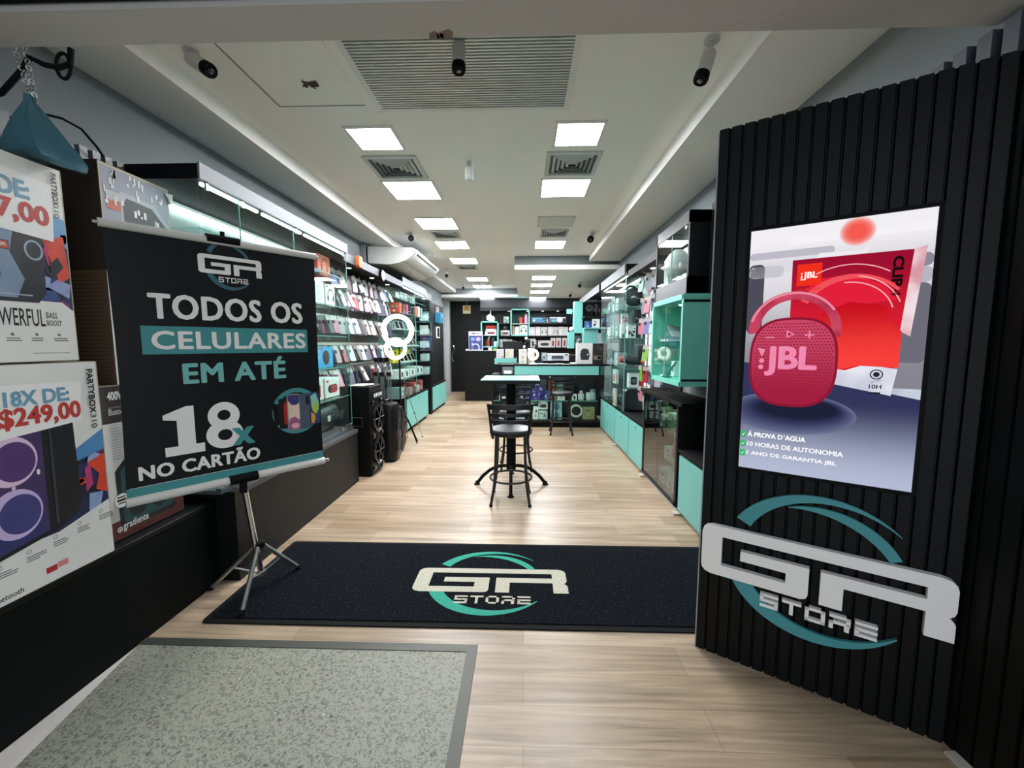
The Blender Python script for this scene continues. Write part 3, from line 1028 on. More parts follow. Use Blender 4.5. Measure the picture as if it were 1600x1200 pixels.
# icons and small print
for i in range(6):
    x = .05 + i * .095
    y = .10 + i * .017
    A.band(x + .01, y + .035, .009, .003, M('9A9A9C', .5), 6)
    small_print(A, x, y + .012, .07, 3, 6, M('6A6A6E', .5), .004, .009, i)
A.rect(.30, .045, .34, .07, M('B5252B', .5), 6).rect(.342, .05, .382, .075, M('D98A8C', .5), 6)
A.text('Bluetooth', .115, .02, .22, .042, INK, 6, .01)
A.disc(.10, .031, .010, INK, 6, .014)
A.build('printed_front', t)
# ---- upper carton
YA, YB, ZA, ZB = 1.20, 1.775, 1.475, 2.285
t = thing('speaker_carton', 'large party speaker carton on top of the left stack, priced 67,00', 'box', (-2.19, 1.5, ZA))
MB().box(-2.29, -1.985, YA, YB, ZA, ZB, M('A8A08F', .7)).build('carton', t, bevel=.004)
A = Art((-1.985, YA, ZA), (0, 1, 0), (0, 0, 1))
w_, h_ = YB - YA, ZB - ZA
A.rect(.004, .004, w_ - .008, h_ - .004, CARD, 0)
crowd(A, .004, w_ - .008, .22, .58, 46, 1, 9)
A.poly([(w_ - .10, .50), (w_ - .02, .53), (w_ - .01, .36), (w_ - .05, .33), (w_ - .07, .40)], M('D8412E', .5, var=.4, scale=25), 4.2)
A.poly([(w_ - .10, .38), (w_ - .05, .44), (w_ - .03, .40), (w_ - .08, .34)], M('15131F', .5), 4.4)
A.poly([(w_ - .10, .31), (w_ - .02, .27), (w_ - .01, .33), (w_ - .06, .345)], M('8F9AC8', .5, var=.3, scale=30), 4.4)
A.poly([(w_ - .10, .46), (w_ - .085, .50), (w_ - .08, .36)], M('C02A5C', .5), 4.4)
A.poly([(.0, .004), (w_ - .008, .004), (w_ - .008, .215), (w_ - .05, .25), (.0, .25)], CARD, 5)
A.poly([(w_ - .10, .63), (w_ - .008, .60), (w_ - .008, .48), (w_ - .09, .54)], M('6FA0CC', .5, var=.2), 4)
A.poly([(.05, .235), (.44, .24), (.47, .28), (.475, .56), (.43, .62), (.05, .62)], M('1B1D26', .45, var=.3), 6)
A.poly([(.08, .25), (.37, .255), (.40, .33), (.36, .43), (.39, .57), (.08, .60)], M('7D93AC', .5, var=.2), 7)
A.disc(.22, .345, .105, M('2A2D38', .5, var=.2), 8, .085)
A.disc(.235, .54, .10, M('2A2D38', .5, var=.2), 8, .07)
A.band(.44, .45, .033, .008, M('9AA9BC', .5), 8, .04)
A.rect(.325, .435, .36, .47, M('151318', .5), 8, .004)
A.rect(.328, .438, .357, .466, M('C64A2C', .5), 9, .003)
A.text('JBL', .332, .446, .353, .459, PAPER, 10, .02)
A.rect(.07, .265, .42, .27, M('AEB4C0', .4), 8)
A.poly([(.0, .535), (.515, .50), (.53, .73), (.0, .79)], PAPER, 11)
A.text('18X DE:', .205, .645, .445, .715, BLUEP, 12, .02, heavy=.02)
A.text('R$67,00', .165, .545, .505, .635, REDP, 12, .02, heavy=.02)
A.text('PARTYBOX', w_ - .048, .655, w_ - .028, .785, INK, 12, .0, rot=-90, heavy=.05)
A.text('110', w_ - .048, .605, w_ - .028, .65, INK, 12, 0, rot=-90)
A.text('POWERFUL', .255, .145, .455, .215, INK, 6, .01)
A.text('BASS', .46, .18, .50, .205, INK, 6, .01).text('BOOST', .46, .15, .515, .172, INK, 6, .01)
for i in range(6):
    A.disc(.10 + i * .08, .112, .006, M('77777A', .5), 6)
    small_print(A, .08 + i * .08, .095, .06, 2, 6, M('6A6A6E', .5), .004, .009, i)
A.rect(.40, .035, .535, .038, GREY, 6)
A.build('printed_front', t)

# ---- brown cartons behind, standing against the showcase
XF = -2.055
t = thing('speaker_carton', 'brown carton with a black party speaker picture, topmost behind the banner', 'box', (-2.2, 2.2, 1.915))
MB().box(-2.29, XF, 2.0, 2.40, 1.915, 2.435, BROWN).build('carton', t, bevel=.004)
A = Art((XF, 2.0, 1.915), (0, 1, 0), (0, 0, 1))
A.rect(.004, .004, .396, .516, M('C9BFA6', .7), 0)
A.rect(.012, .012, .388, .505, M('9C9FAE', .6, var=.08), 1)
A.poly([(.07, .36), (.11, .405), (.30, .395), (.38, .30), (.38, .0), (.10, .0), (.10, .30)], M('B7B9C2', .6), 2)
A.poly([(.115, .012), (.115, .345), (.135, .38), (.28, .37), (.37, .285), (.37, .012)], M('26262C', .5, var=.2), 3)
A.disc(.20, .235, .05, M('6A2A28', .5, var=.4, scale=40), 4, .015)
r = random.Random(3)
for i in range(34):
    x, y = .02 + r.random() ** 1.5 * .34, .50 - r.random() ** 1.6 * .2
    A.rect(x, y - .05 * r.random(), x + .006 + .01 * r.random(), min(y, .505), PAPER, 5)
A.rect(.03, .30, .10, .35, M('B8502E', .5), 4)
for i in range(8):
    A.rect(.03 + i * .008, .335 + .02 * r.random(), .034 + i * .008, .39, PAPER, 6)
A.build('printed_front', t)
t2 = MB().prism([(0, 0), (.05, .01), (.045, -.04), (.03, -.05), (.02, -.02)], (XF + .002, 2.365, 2.40), (0, 1, 0), (0, 0, 1), (.01, 0, 0), M('D5D3CE', .4))
t2.build('torn_tape', t)
t = thing('speaker_carton', 'brown carton with a printed dot grille on its side, middle of the rear stack', 'box', (-2.2, 2.2, 1.36))
MB().box(-2.29, XF, 2.0, 2.40, 1.345, 1.913, KRAFT).build('carton', t, bevel=.004)
A = Art((-2.29, 2.0, 1.345), (1, 0, 0), (0, 0, 1))
A.rect(.0, .0, .235, .568, M('5A4636', .8, var=.15), 0)
for i in range(13):
    for j in range(28):
        x, y = .012 + i * .0165 + (j % 2) * .008, .01 + j * .0195
        s = .0062 * (1 - i / 30)
        A.poly([(x - s, y - s * .7), (x + s, y - s * .7), (x, y + s)], M('14100E', .8), 1)
A.build('printed_side', t)
A = Art((XF, 2.0, 1.345), (0, 1, 0), (0, 0, 1))
A.rect(.0, .0, .40, .568, PAPER, 0).rect(.02, .02, .05, .06, M('C23A34', .5), 1)
A.build('printed_front', t)
t = thing('speaker_carton', 'carton printed 400W with a dark green speaker, lowest behind the banner', 'box', (-2.2, 2.2, .56))
MB().box(-2.29, -2.05, 1.87, 2.33, .555, 1.343, M('8C8574', .7)).build('carton', t, bevel=.004)
A = Art((-2.05, 1.925, .555), (0, 1, 0), (0, 0, 1))
A.rect(-.05, .004, .004, .784, M('C9C9C6', .6), 0)
A.rect(-.05, .60, .004, .784, M('2A1D20', .6), 1)
A.rect(.004, .004, .40, .784, M('C9C9C6', .6), 0)
A.rect(.004, .60, .40, .784, M('2A1D20', .6), 1)
A.text('400W', .012, .715, .10, .757, PAPER, 2, 0, heavy=.03).text('Bluetooth', .012, .64, .105, .672, PAPER, 2)
A.rect(.012, .675, .09, .680, M('8A8080', .6), 2)
small_print(A, .012, .57, .075, 12, 2, M('8E8E90', .6), .003, .014)
for i in range(4):
    A.band(.105, .555 - i * .035, .012, .003, GREY, 2)
A.poly([(.015, .355), (.07, .41), (.30, .42), (.345, .36), (.345, .06), (.34, .045), (.05, .045), (.02, .08)], M('122024', .4, var=.2), 2)
A.rect(.04, .07, .34, .37, M('1F4A4B', .45, var=.3), 3, .03)
for cx, cy in ((.12, .27), (.12, .14), (.25, .27), (.25, .14)):
    A.disc(cx, cy, .05, M('0E1E22', .4), 4)
A.disc(.035, .20, .036, PAPER, 5)
for k, s in enumerate(('EXTRA', 'FOR', 'DOTS')):
    pass
A.rect(.012, .215, .055, .222, INK, 6).rect(.01, .197, .058, .209, INK, 6).rect(.016, .184, .05, .190, INK, 6)
A.rect(-.05, .004, .40, .10, M('5A2A2C', .5, var=.4, scale=30), 1)
A.text('gradiente', .03, .035, .17, .085, PAPER, 6, .01)
A.band(.012, .055, .014, .004, PAPER, 6).disc(.012, .055, .006, PAPER, 6)
A.build('printed_front', t)

# ================================================================== BANNER ON ITS TRIPOD
BA, BB = Vector((-2.015, 1.955, 0)), Vector((-1.395, 2.745, 0))
BU = (BB - BA).normalized()
BN = BU.cross(Vector((0, 0, 1)))
BW = (BB - BA).length
FOOT = Vector((-1.70, 2.42, 0))
t = thing('banner_stand', 'black sale banner on a silver tripod at the left of the entrance', 'banner', FOOT)
bm = MB()
NX = 16


def wave(x, y):
    return .010 * math.sin(x * 7 + y * 1.3) * (1 - abs(x / BW - .5) * .6) + .006 * math.sin(x * 15 - y * 3)


BZ0, BZ1 = .80, 2.115
o = BA + Vector((0, 0, BZ0))
bh = BZ1 - BZ0
vs, fs = [], []
for side in (0, 1):
    for j in range(11):
        for i in range(NX + 1):
            x, y = BW * i / NX, bh * j / 10
            ex = 0.012 * math.sin(PI * y / bh) * (1 if i == 0 else 0) + (-.004 * math.sin(PI * y / bh) if i == NX else 0)
            vs.append(o + BU * (x + ex) + Vector((0, 0, y)) + BN * (-.003 * side))
k = 11 * (NX + 1)
for j in range(10):
    for i in range(NX):
        a = j * (NX + 1) + i
        fs += [(a, a + 1, a + NX + 2, a + NX + 1), (k + a, k + a + NX + 1, k + a + NX + 2, k + a + 1)]
for j in range(10):
    for i in (0, NX):
        a = j * (NX + 1) + i
        fs.append((a, a + NX + 1, k + a + NX + 1, k + a) if i == 0 else (a, k + a, k + a + NX + 1, a + NX + 1))
cloth = MB().add(vs, fs, M('08090C', .45, var=.25, scale=4, spec=.3)).build('banner_sheet', t, label='black printed banner sheet')
A = Art(BA + Vector((0, 0, BZ0)), BU, (0, 0, 1), .0005)
BT = M('3E8A8C', .5, var=.05)
BTL = M('74B5B0', .5, var=.05)
BWH = M('E9E4DF', .5, var=.03)
logo_art(A, .368, 1.142, .0315, BWH, M('33616E', .5), 0, .0345)
A.text('TODOS OS', .150, .882, .905, 1.008, BWH, 1, .0, space=1.08, heavy=.045)
A.rect(.108, .695, .935, .842, BT, 0)
A.text('CELULARES', .150, .722, .918, .815, BWH, 1, .0, space=1.08, heavy=.045)
A.text('EM AT\u00c9', .270, .535, .785, .668, BTL, 1, .0, space=1.08, heavy=.045)
A.poly([(.165, .345), (.165, .37), (.265, .41), (.30, .41), (.30, .195), (.34, .195), (.34, .145), (.165, .145), (.165, .195), (.222, .195), (.222, .335)], BWH, 1)
A.disc(.440, .335, .079, BWH, 1, .079).disc(.440, .225, .092, BWH, 2, .082)
A.disc(.440, .338, .032, M('08090C', .5, spec=.3), 3, .030).disc(.440, .222, .036, M('08090C', .5, spec=.3), 3, .032)
A.text('x', .478, .150, .588, .250, BT, 4, .02, heavy=.04)
A.text('NO CART\u00c3O', .055, .045, .612, .132, BWH, 1, .0, space=1.06, heavy=.045)
A.rect(.012, .008, BW - .004, .012, BWH, 0).rect(.012, -.040, BW - .004, .006, BT, 0)
# ring and phones
A.poly(crescent(.845, .312, .150, 155, 20, .028, .028, 24), BT, 0)
A.poly(crescent(.845, .312, .150, 215, 320, .028, .028, 24), BT, 0)
A.poly(crescent(.845, .312, .150, 170, 200, .004, .004, 10, .016), M('4A5F66', .5), 0)
A.rect(.735, .205, .80, .40, M('1A0C10', .4), 1, .01).poly([(.765, .24), (.79, .22), (.79, .39), (.765, .36)], M('A3202C', .4, var=.4), 2)
A.rect(.785, .185, .868, .425, M('8B878A', .3), 3, .010).rect(.792, .193, .861, .417, M('E3C9B2', .4, var=.12, scale=30), 4, .008)
A.poly([(.792, .417), (.861, .417), (.861, .365), (.84, .35), (.81, .355), (.792, .385)], M('39386A', .4), 5)
A.poly([(.792, .193), (.861, .193), (.861, .25), (.83, .275), (.80, .265), (.792, .24)], M('9E5A86', .4, var=.2), 5)
A.disc(.832, .215, .025, M('E2A9B4', .4), 6, .018)
A.rect(.863, .188, .930, .422, M('4C5666', .25, var=.25, scale=14), 4, .008).rect(.905, .345, .925, .405, M('14161C', .3), 5, .004)
A.poly([(.932, .20), (.995, .215), (.995, .395), (.985, .425), (.932, .425)], M('29406C', .4, var=.3), 5)
A.poly([(.935, .40), (.97, .42), (.99, .35), (.985, .30), (.96, .29), (.94, .32)], M('8FC7B4', .4), 6)
A.poly([(.945, .33), (.975, .36), (.985, .31), (.97, .275), (.945, .30)], M('A9C23C', .4, var=.3, scale=40), 7)
A.poly([(.935, .22), (.935, .29), (.955, .28), (.965, .25), (.95, .21)], M('E0953A', .4), 7)
A.build('banner_print', cloth)
TUBE = M('CFCCC6', .4, var=.05)
a0, a1 = BA + Vector((0, 0, 2.125)), BB + Vector((0, 0, 2.125))
tr = MB().cyl(a0 - BU * .012, a1 + BU * .01, .021, TUBE)
tr.cyl(a0 - BU * .03, a0 - BU * .01, .010, CHROME).cyl(a1 + BU * .008, a1 + BU * .022, .008, CHROME)
tr.build('top_bar', t)
a0, a1 = BA + Vector((0, 0, .742)), BB + Vector((0, 0, .742))
tr = MB().cyl(a0 - BU * .005, a1 + BU * .004, .024, TUBE)
tr.cyl(a1, a1 + BU * .03, .012, CHROME).ball(a1 + BU * .03, .013, CHROME, 10)
tr.build('bottom_bar', t)
MB().box(0, BW, -.001, .001, 0, .05, BT).turn(Matrix.Translation(BA + Vector((0, 0, .76))) @ BU.to_track_quat('X', 'Z').to_matrix().to_4x4()).build('hem', t)
c = BA.lerp(BB, .49)
MB().cyl(c + BU * -.08 + Vector((0, 0, 2.132)), c + BU * .08 + Vector((0, 0, 2.132)), .026, MATTE).cyl(c + Vector((0, 0, 2.15)), c + Vector((0, 0, 2.18)), .012, MATTE).build('top_clamp', t, label='black top clamp')
c2 = BA.lerp(BB, .515)
MB().cyl(c2 + BU * -.075 + Vector((0, 0, .742)), c2 + BU * .075 + Vector((0, 0, .742)), .029, MATTE).cyl(c2 + Vector((0, 0, .735)) - BN * .01, c2 - BN * .01 + Vector((0, 0, .65)), .021, MATTE).build('bottom_clamp', t, label='black bracket')
hub = Vector((-1.672, 2.43, .29))
pole_top = c2 - BN * .015 + Vector((0, 0, .73))
m = MB().cyl(hub + Vector((.004, 0, -.21)), pole_top, .0165, CHROME)
m.cyl(pole_top, c - BN * .03 + Vector((0, 0, 2.13)), .012, STEEL)
m.build('pole', t)
MB().lathe([(.03, -.02), (.034, -.012), (.034, .012), (.028, .02)], MATTE, hub, (0, 0, 1), 16).build('hub', t, label='black hub')
low = hub + Vector((.004, .0, -.19))
MB().cyl(low - Vector((0, 0, .012)), low + Vector((0, 0, .012)), .027, ALU).build('lower_collar', t)
for f in ((-1.602, 2.145, .014), (-1.978, 2.395, .0), (-1.543, 2.625, .014)):
    f = Vector(f)
    d = (f - hub).normalized()
    lg = MB().cyl(hub + Vector((d.x, d.y, 0)) * .02, f + Vector((0, 0, .012)), .0135, ALU).build('leg', t)
    MB().cyl(f + Vector((0, 0, .0)), f + Vector((0, 0, .018)) - d * .012, .0155, RUBBER).build('rubber_foot', lg)
    q = hub.lerp(f, .52)
    MB().cyl(low + Vector((d.x, d.y, 0)) * .02, q, .006, ALU).build('brace', t)

# ================================================================== LEFT GLASS SHOWCASE
TUBEL = EM('F2FFFB', TUBE_LIGHT)
t = thing('glass_showcase', 'long glass showcase with white lit fascia on the left, above the grey plinth', 'showcase', (-2.15, 3.45, .60))
X0, X1, Y0, Y1 = -2.40, -1.91, 2.45, 4.47
m = MB().box(X0, X1 - .004, Y0, Y1, 2.515, 2.60, MATTE)
m.build('canopy', t)
MB().box(X1 - .004, X1 + .008, Y0, Y1, 2.515, 2.61, FASCIA).build('fascia', t, label='pale fascia', bevel=.002)
MB().box(X0 - .005, X0 + .012, Y0, Y1, .60, 2.515, M('AEBBBB', .4)).build('back_panel', t)
MB().box(X0, X1, Y0, Y1, .60, .625, M('48505A', .3)).build('base_board', t, bevel=.002)
MB().box(X1 - .03, X1 + .004, Y0, Y1, .625, .64, M('6C7378', .3, .6)).build('track', t)
for i, (a, b) in enumerate(((2.475, 2.80), (2.815, 3.45), (3.465, 4.455))):
    MB().box(X1 - .012, X1 - .006, a, b, .64, 2.515, GLASS).build('glass_door', t)
    MB().box(X1 - .0125, X1 - .0055, b - .004, b, .64, 2.515, GEDGE).build('glass_edge', t)
MB().box(X0 + .02, X1 - .02, Y1 - .012, Y1 - .006, .625, 2.515, GLASS).build('end_glass', t)
MB().box(X0 + .02, X1 - .02, Y0 + .002, Y0 + .008, .625, 2.515, GLASS).build('end_glass', t)
for z in (.98, 1.30, 1.62, 1.93, 2.235):
    MB().box(X0 + .012, X1 - .03, Y0 + .01, Y1 - .015, z, z + .008, GLASS).build('glass_shelf', t)
    MB().box(X1 - .031, X1 - .029, Y0 + .01, Y1 - .015, z, z + .008, GEDGE).build('shelf_edge', t)
MB().cyl((X0 + .05, 2.5, 2.46), (X0 + .05, 4.4, 2.46), .018, TUBEL).build('light_tube', t)
for a, b in ((2.50, 3.02), (3.08, 3.60), (3.66, 4.40)):
    MB().rbox(X1 - .040, X1 - .018, a, b, 2.492, 2.512, .006, TUBEL, 'y').build('light_tube', t)
for y in (2.52, 2.84, 3.50, 4.38):
    MB().box(X1 - .016, X1 - .002, y - .012, y + .012, 2.47, 2.515, ALU).build('glass_clip', t)
for y in (4.18, 4.33, 4.42):
    MB().cyl((X1 - .02, y, .66), (X1 + .012, y, .66), .018, CHROME).build('lock', t)
# ================================================================== PACKAGED GOODS
def pbox(name, label, cat, x0, x1, y0, y1, z0, z1, col, face='-y', art=None, group=None):
    """a carton standing at its place, with its printed front on one face"""
    mat = col if not isinstance(col, str) else M(col, .5, var=.05)
    t = thing(name, label, cat, ((x0 + x1) / 2, (y0 + y1) / 2, z0), 0, group)
    MB().box(x0, x1, y0, y1, z0, z1, mat).build('carton', t, bevel=.002)
    if art:
        if face == '-y':
            A = Art((x0, y0, z0), (1, 0, 0), (0, 0, 1), .0006)
            ww = x1 - x0
        elif face == '+x':
            A = Art((x1, y0, z0), (0, 1, 0), (0, 0, 1), .0006)
            ww = y1 - y0
        else:
            A = Art((x0, y1, z0), (0, -1, 0), (0, 0, 1), .0006)
            ww = y1 - y0
        art(A, ww, z1 - z0)
        A.build('printed_front', t)
    return t


def a_round(c, bg=None, ring=None):
    def f(A, w, h):
        if bg:
            A.rect(.03 * w, .03 * h, .97 * w, .97 * h, M(bg, .5), 0)
        r = .34 * min(w, h)
        A.disc(w * .52, h * .48, r, M(c, .45), 1)
        if ring:
            A.band(w * .52, h * .48, r * .9, r * .12, M(ring, .4), 2)
            A.disc(w * .52, h * .48, r * .35, M(ring, .4), 2)
        A.rect(.08 * w, .86 * h, .3 * w, .92 * h, M('C8452E', .5), 2)
    return f


def a_phones(c, bg=None):
    def f(A, w, h):
        if bg:
            A.rect(.03 * w, .03 * h, .97 * w, .97 * h, M(bg, .5), 0)
        cx, cy, R = w * .52, h * .48, .36 * min(w, h * .95)
        A.poly([(x, y) for x, y in crescent(cx, cy, R, 200, -20, R * .18, R * .18, 24)], M(c, .45), 1)
        for s in (-1, 1):
            A.disc(cx + s * R * .82, cy - R * .35, R * .26, M(c, .45), 2, R * .45)
        A.rect(.08 * w, .87 * h, .28 * w, .93 * h, M('55565A', .5), 2)
    return f


def a_long(c, bg=None):
    def f(A, w, h):
        if bg:
            A.rect(.03 * w, .03 * h, .97 * w, .97 * h, M(bg, .5), 0)
        A.rect(.2 * w, .22 * h, .86 * w, .66 * h, M(c, .45), 1, .22 * h)
        A.disc(.28 * w, .44 * h, .16 * h, M('2A2A2E', .4), 2)
        A.rect(.08 * w, .80 * h, .24 * w, .90 * h, M('C8452E', .5), 2)
    return f


def a_tall(c, bg=None):
    def f(A, w, h):
        if bg:
            A.rect(.03 * w, .03 * h, .97 * w, .97 * h, M(bg, .5), 0)
        A.rect(.28 * w, .12 * h, .72 * w, .72 * h, M(c, .45), 1, .08 * w)
        A.rect(.2 * w, .84 * h, .6 * w, .89 * h, M('77777C', .5), 1)
    return f


def a_blocks(cols, seed=1):
    def f(A, w, h):
        r = random.Random(seed)
        for i in range(9):
            x, y = r.uniform(.05, .7) * w, r.uniform(.06, .75) * h
            A.rect(x, y, min(x + r.uniform(.08, .4) * w, .96 * w), min(y + r.uniform(.04, .22) * h, .96 * h), M(cols[i % len(cols)], .5), i % 4)
    return f


def cyl_speaker(name, label, cat, p0, p1, r, col, cap='1A1A1D', group=None):
    """a cylindrical portable speaker: woven body and two end caps"""
    p0, p1 = Vector(p0), Vector(p1)
    c = (p0 + p1) / 2
    t = thing(name, label, cat, (c.x, c.y, min(p0.z, p1.z) - r), 0, group)
    d = (p1 - p0).normalized()
    L = (p1 - p0).length
    MB().lathe([(r * .8, 0), (r * .97, L * .06), (r, L * .2), (r, L * .8), (r * .97, L * .94), (r * .8, L)], M(col, .6, bump=.2, scale=30), p0, d, 20).build('body', t)
    MB().lathe([(r * .78, -.006), (r * .78, .004)], M(cap, .4), p0, d, 18).ring(p0, d, r * .8, r * .1, M(col, .5), 20, 8).build('end_cap', t)
    MB().lathe([(r * .78, -.004), (r * .78, .006)], M(cap, .4), p1, d, 18).build('end_cap', t)
    return t


CASE1 = 'goods in the left glass showcase'
pbox('headphone_carton', 'red headphone carton on the top lit shelf of the left showcase', 'box', -2.22, -2.06, 4.12, 4.38, 2.245, 2.45, 'B8472F', '+x', a_phones('1D1D22', 'C4573C'), CASE1)
A_ = bpy.data.objects[-1] if False else None
pbox('headphone_carton', 'white carton with grey headphones, beside the black headphone one in the left showcase', 'box', -2.25, -2.03, 3.92, 4.16, 1.94, 2.17, 'E9EAE8', '+x', a_round('D0D3D4', None, 'AEB3B5'), CASE1)
pbox('headphone_carton', 'white carton with black headphones on the second shelf of the left showcase', 'box', -2.25, -2.03, 4.20, 4.40, 1.94, 2.16, 'E9EAE8', '+x', a_phones('15161A'), CASE1)
pbox('speaker_box', 'blue carton with a round black speaker in the left showcase', 'box', -2.24, -2.02, 3.96, 4.28, 1.309, 1.52, '3A9BD2', '+x', a_round('16181C'), CASE1)
MBt = MB().ball((-2.14, 4.1, 1.70), .075, M('15161A', .5), 18, (1, 1, .9))
tag(MBt.build('round_speaker'), 'round black speaker above the blue carton in the left showcase', 'speaker', CASE1)
pbox('speaker_box', 'white carton with a red cylinder speaker, nearest in the left showcase', 'box', -2.24, -2.03, 3.86, 4.06, .99, 1.20, 'E6E4E2', '+x', a_tall('A8303A'), CASE1)
pbox('speaker_box', 'white carton with a wide red speaker, farthest in the left showcase', 'box', -2.24, -2.03, 4.10, 4.42, .99, 1.19, 'E6E4E2', '+x', a_long('A8303A'), CASE1)
t = thing('boombox', 'black boombox speaker on the floor of the left showcase', 'speaker', (-2.14, 4.15, .626), 0, CASE1)
MB().rbox(-2.24, -2.04, 3.80, 4.40, .64, .90, .09, M('2A2D30', .45, bump=.15, scale=20), 'y', 6).build('body', t)
MB().tube([(-2.14, 3.88, .86), (-2.14, 3.90, .945), (-2.14, 4.30, .945), (-2.14, 4.32, .86)], .013, M('1A1B1E', .4)).build('handle', t)
MB().rbox(-2.04, -2.034, 4.14, 4.20, .74, .80, .01, M('D6D7DA', .3), 'x').build('badge', t, label='silver badge')
MB().box(-2.2, -2.08, 3.85, 4.35, .626, .645, RUBBER).build('foot', t)
pbox('phone_box', 'flat blue carton lying on the second lit shelf of the left showcase', 'box', -2.2, -2.02, 3.96, 4.10, 2.245, 2.28, '2E4F78', '+x', None, CASE1)
pbox('speaker_box', 'slim white carton upright at the back of the fourth shelf in the left showcase', 'box', -2.3, -2.2, 4.0, 4.1, 1.31, 1.5, 'DCE2E0', '+x', None, CASE1)

# ================================================================== LEFT ACCESSORY WALL
AX = -2.375
t = thing('accessory_wall', 'black accessory wall with rows of hooks between the two left showcases', 'display wall', (-2.38, 5.5, .0))
MB().box(CX0 + .002, AX, 4.48, 6.66, 0, 2.47, M('241F1E', .5, var=.15)).build('panel', t)
MB().box(AX, -2.035, 4.48, 6.66, 0, .56, MATTE).build('base', t)
for z in (2.30, 1.97, 1.63, 1.30):
    pass
canopy = thing('canopy_shelf', 'grey fronted canopy above the left accessory wall', 'canopy', (-2.2, 5.5, 2.45))
MB().box(CX0 + .002, -1.962, 4.48, 6.66, 2.46, 2.54, MATTE).build('canopy', canopy)
MB().box(-1.962, -1.95, 4.48, 6.66, 2.448, 2.54, M('50555B', .5)).build('fascia', canopy, bevel=.002)
for y in (5.0, 5.75, 6.4):
    MB().lathe([(.03, 0), (.03, -.004), (.022, -.005)], EM('FFF7E8', 3.0), (-2.12, y, 2.46), (0, 0, 1), 14).build('downlight', canopy)
rail_mat = M('C9C9C8', .35, .6)
CASES = {'black': '131417', 'white': 'A2A1A2', 'pink': 'B6788A', 'lilac': '837BB3', 'pale blue': '8CA8BA', 'red': '9B2A34', 'mint': '8DB6A8', 'grey': '5C626B', 'navy': '1D2439', 'beige': 'AC9885', 'clear': '888E93', 'pale pink': 'B29297', 'green': '75A645'}


def case_mesh(col):
    """a phone case: rounded shell, lip, camera opening; local: face +X, hangs below the origin"""
    m = MB()
    mat = M(CASES[col], .35, var=.08)
    pts = rrect(-.041, -.190, .041, -.035, .012, 4)
    m.prism(pts, (-.006, 0, 0), (0, 1, 0), (0, 0, 1), (.011, 0, 0), mat)
    m.prism(rrect(-.036, -.08, -.004, -.042, .008, 3), (.005, 0, 0), (0, 1, 0), (0, 0, 1), (.003, 0, 0), M('202126', .3))
    for z in (-.052, -.07):
        m.lathe([(.007, 0), (.007, .003), (.004, .004)], M('3C4048', .15), (.008, -.02, z), (1, 0, 0), 10)
    # hanging card above the case
    m.prism([(-.041, -.036), (.041, -.036), (.041, .0), (.022, .018), (-.022, .018), (-.041, 0)], (-.002, 0, 0), (0, 1, 0), (0, 0, 1), (.002, 0, 0), M('A9A7A3', .5) if col not in ('black', 'navy') else M('2A2B30', .5))
    return m


CASE_OBJ = {}


def hang_case(col, loc, rz, tilt, label, group):
    if col not in CASE_OBJ:
        CASE_OBJ[col] = case_mesh(col).build('phone_case', None)
        o = CASE_OBJ[col]
    else:
        o = CASE_OBJ[col].copy()
        COL.objects.link(o)
    o.location = loc
    o.rotation_euler = (0, tilt, rz)
    tag(o, label, 'phone case', group)
    return o


r5 = random.Random(21)
ROWS = [('top', 2.375, ['lilac', 'pale pink', 'black', 'white', 'clear', 'clear', 'pink', 'grey', 'clear', 'lilac', 'mint']),
        ('second', 2.165, ['black', 'white', 'pink', 'red', 'white', 'pale pink', 'grey', 'white', 'navy', 'lilac', 'black']),
        ('third', 1.85, ['pink', 'white', 'mint', 'pale blue', 'black', 'pale pink', 'white', 'black', 'grey', 'white', 'navy']),
        ('fourth', 1.515, ['pale pink', 'red', 'mint', 'black', 'pale blue', 'grey', 'lilac', 'black', 'pale blue', 'white', 'beige']),
        ('bottom', 1.235, ['pink', 'black', 'grey', 'navy', 'white', 'black', 'red', 'white', 'black', 'clear', 'white'])]
for rn, z, cols in ROWS:
    MB().box(AX, AX + .012, 4.5, 6.62, z + .02, z + .05, rail_mat).build('hook_rail', t)
    for i in range(11):
        y = 4.60 + i * .187 + r5.uniform(-.015, .015)
        MB().tube([(AX, y, z + .012), (AX + .235, y, z + .012), (AX + .245, y, z + .03)], .0035, rail_mat, 6).build('hook', t)
        tl = r5.uniform(-.38, -.02)
        for k, pos in enumerate(('innermost', 'second', 'third', 'outermost')):
            col = cols[i] if k == 3 or r5.random() < .35 else r5.choice(['black', 'black', 'grey', 'clear', 'pink', 'navy', 'navy', 'black', 'white'])
            rz = r5.uniform(-.50, .05)
            x = AX + .06 + k * .056 + r5.uniform(-.01, .01)
            hang_case(col, (x, y, z), rz, tl - k * .03, '%s phone case, %s on the %s hook of the %s row, left accessory wall' % (col, pos, ORD[i], rn), 'phone cases on the left accessory wall')

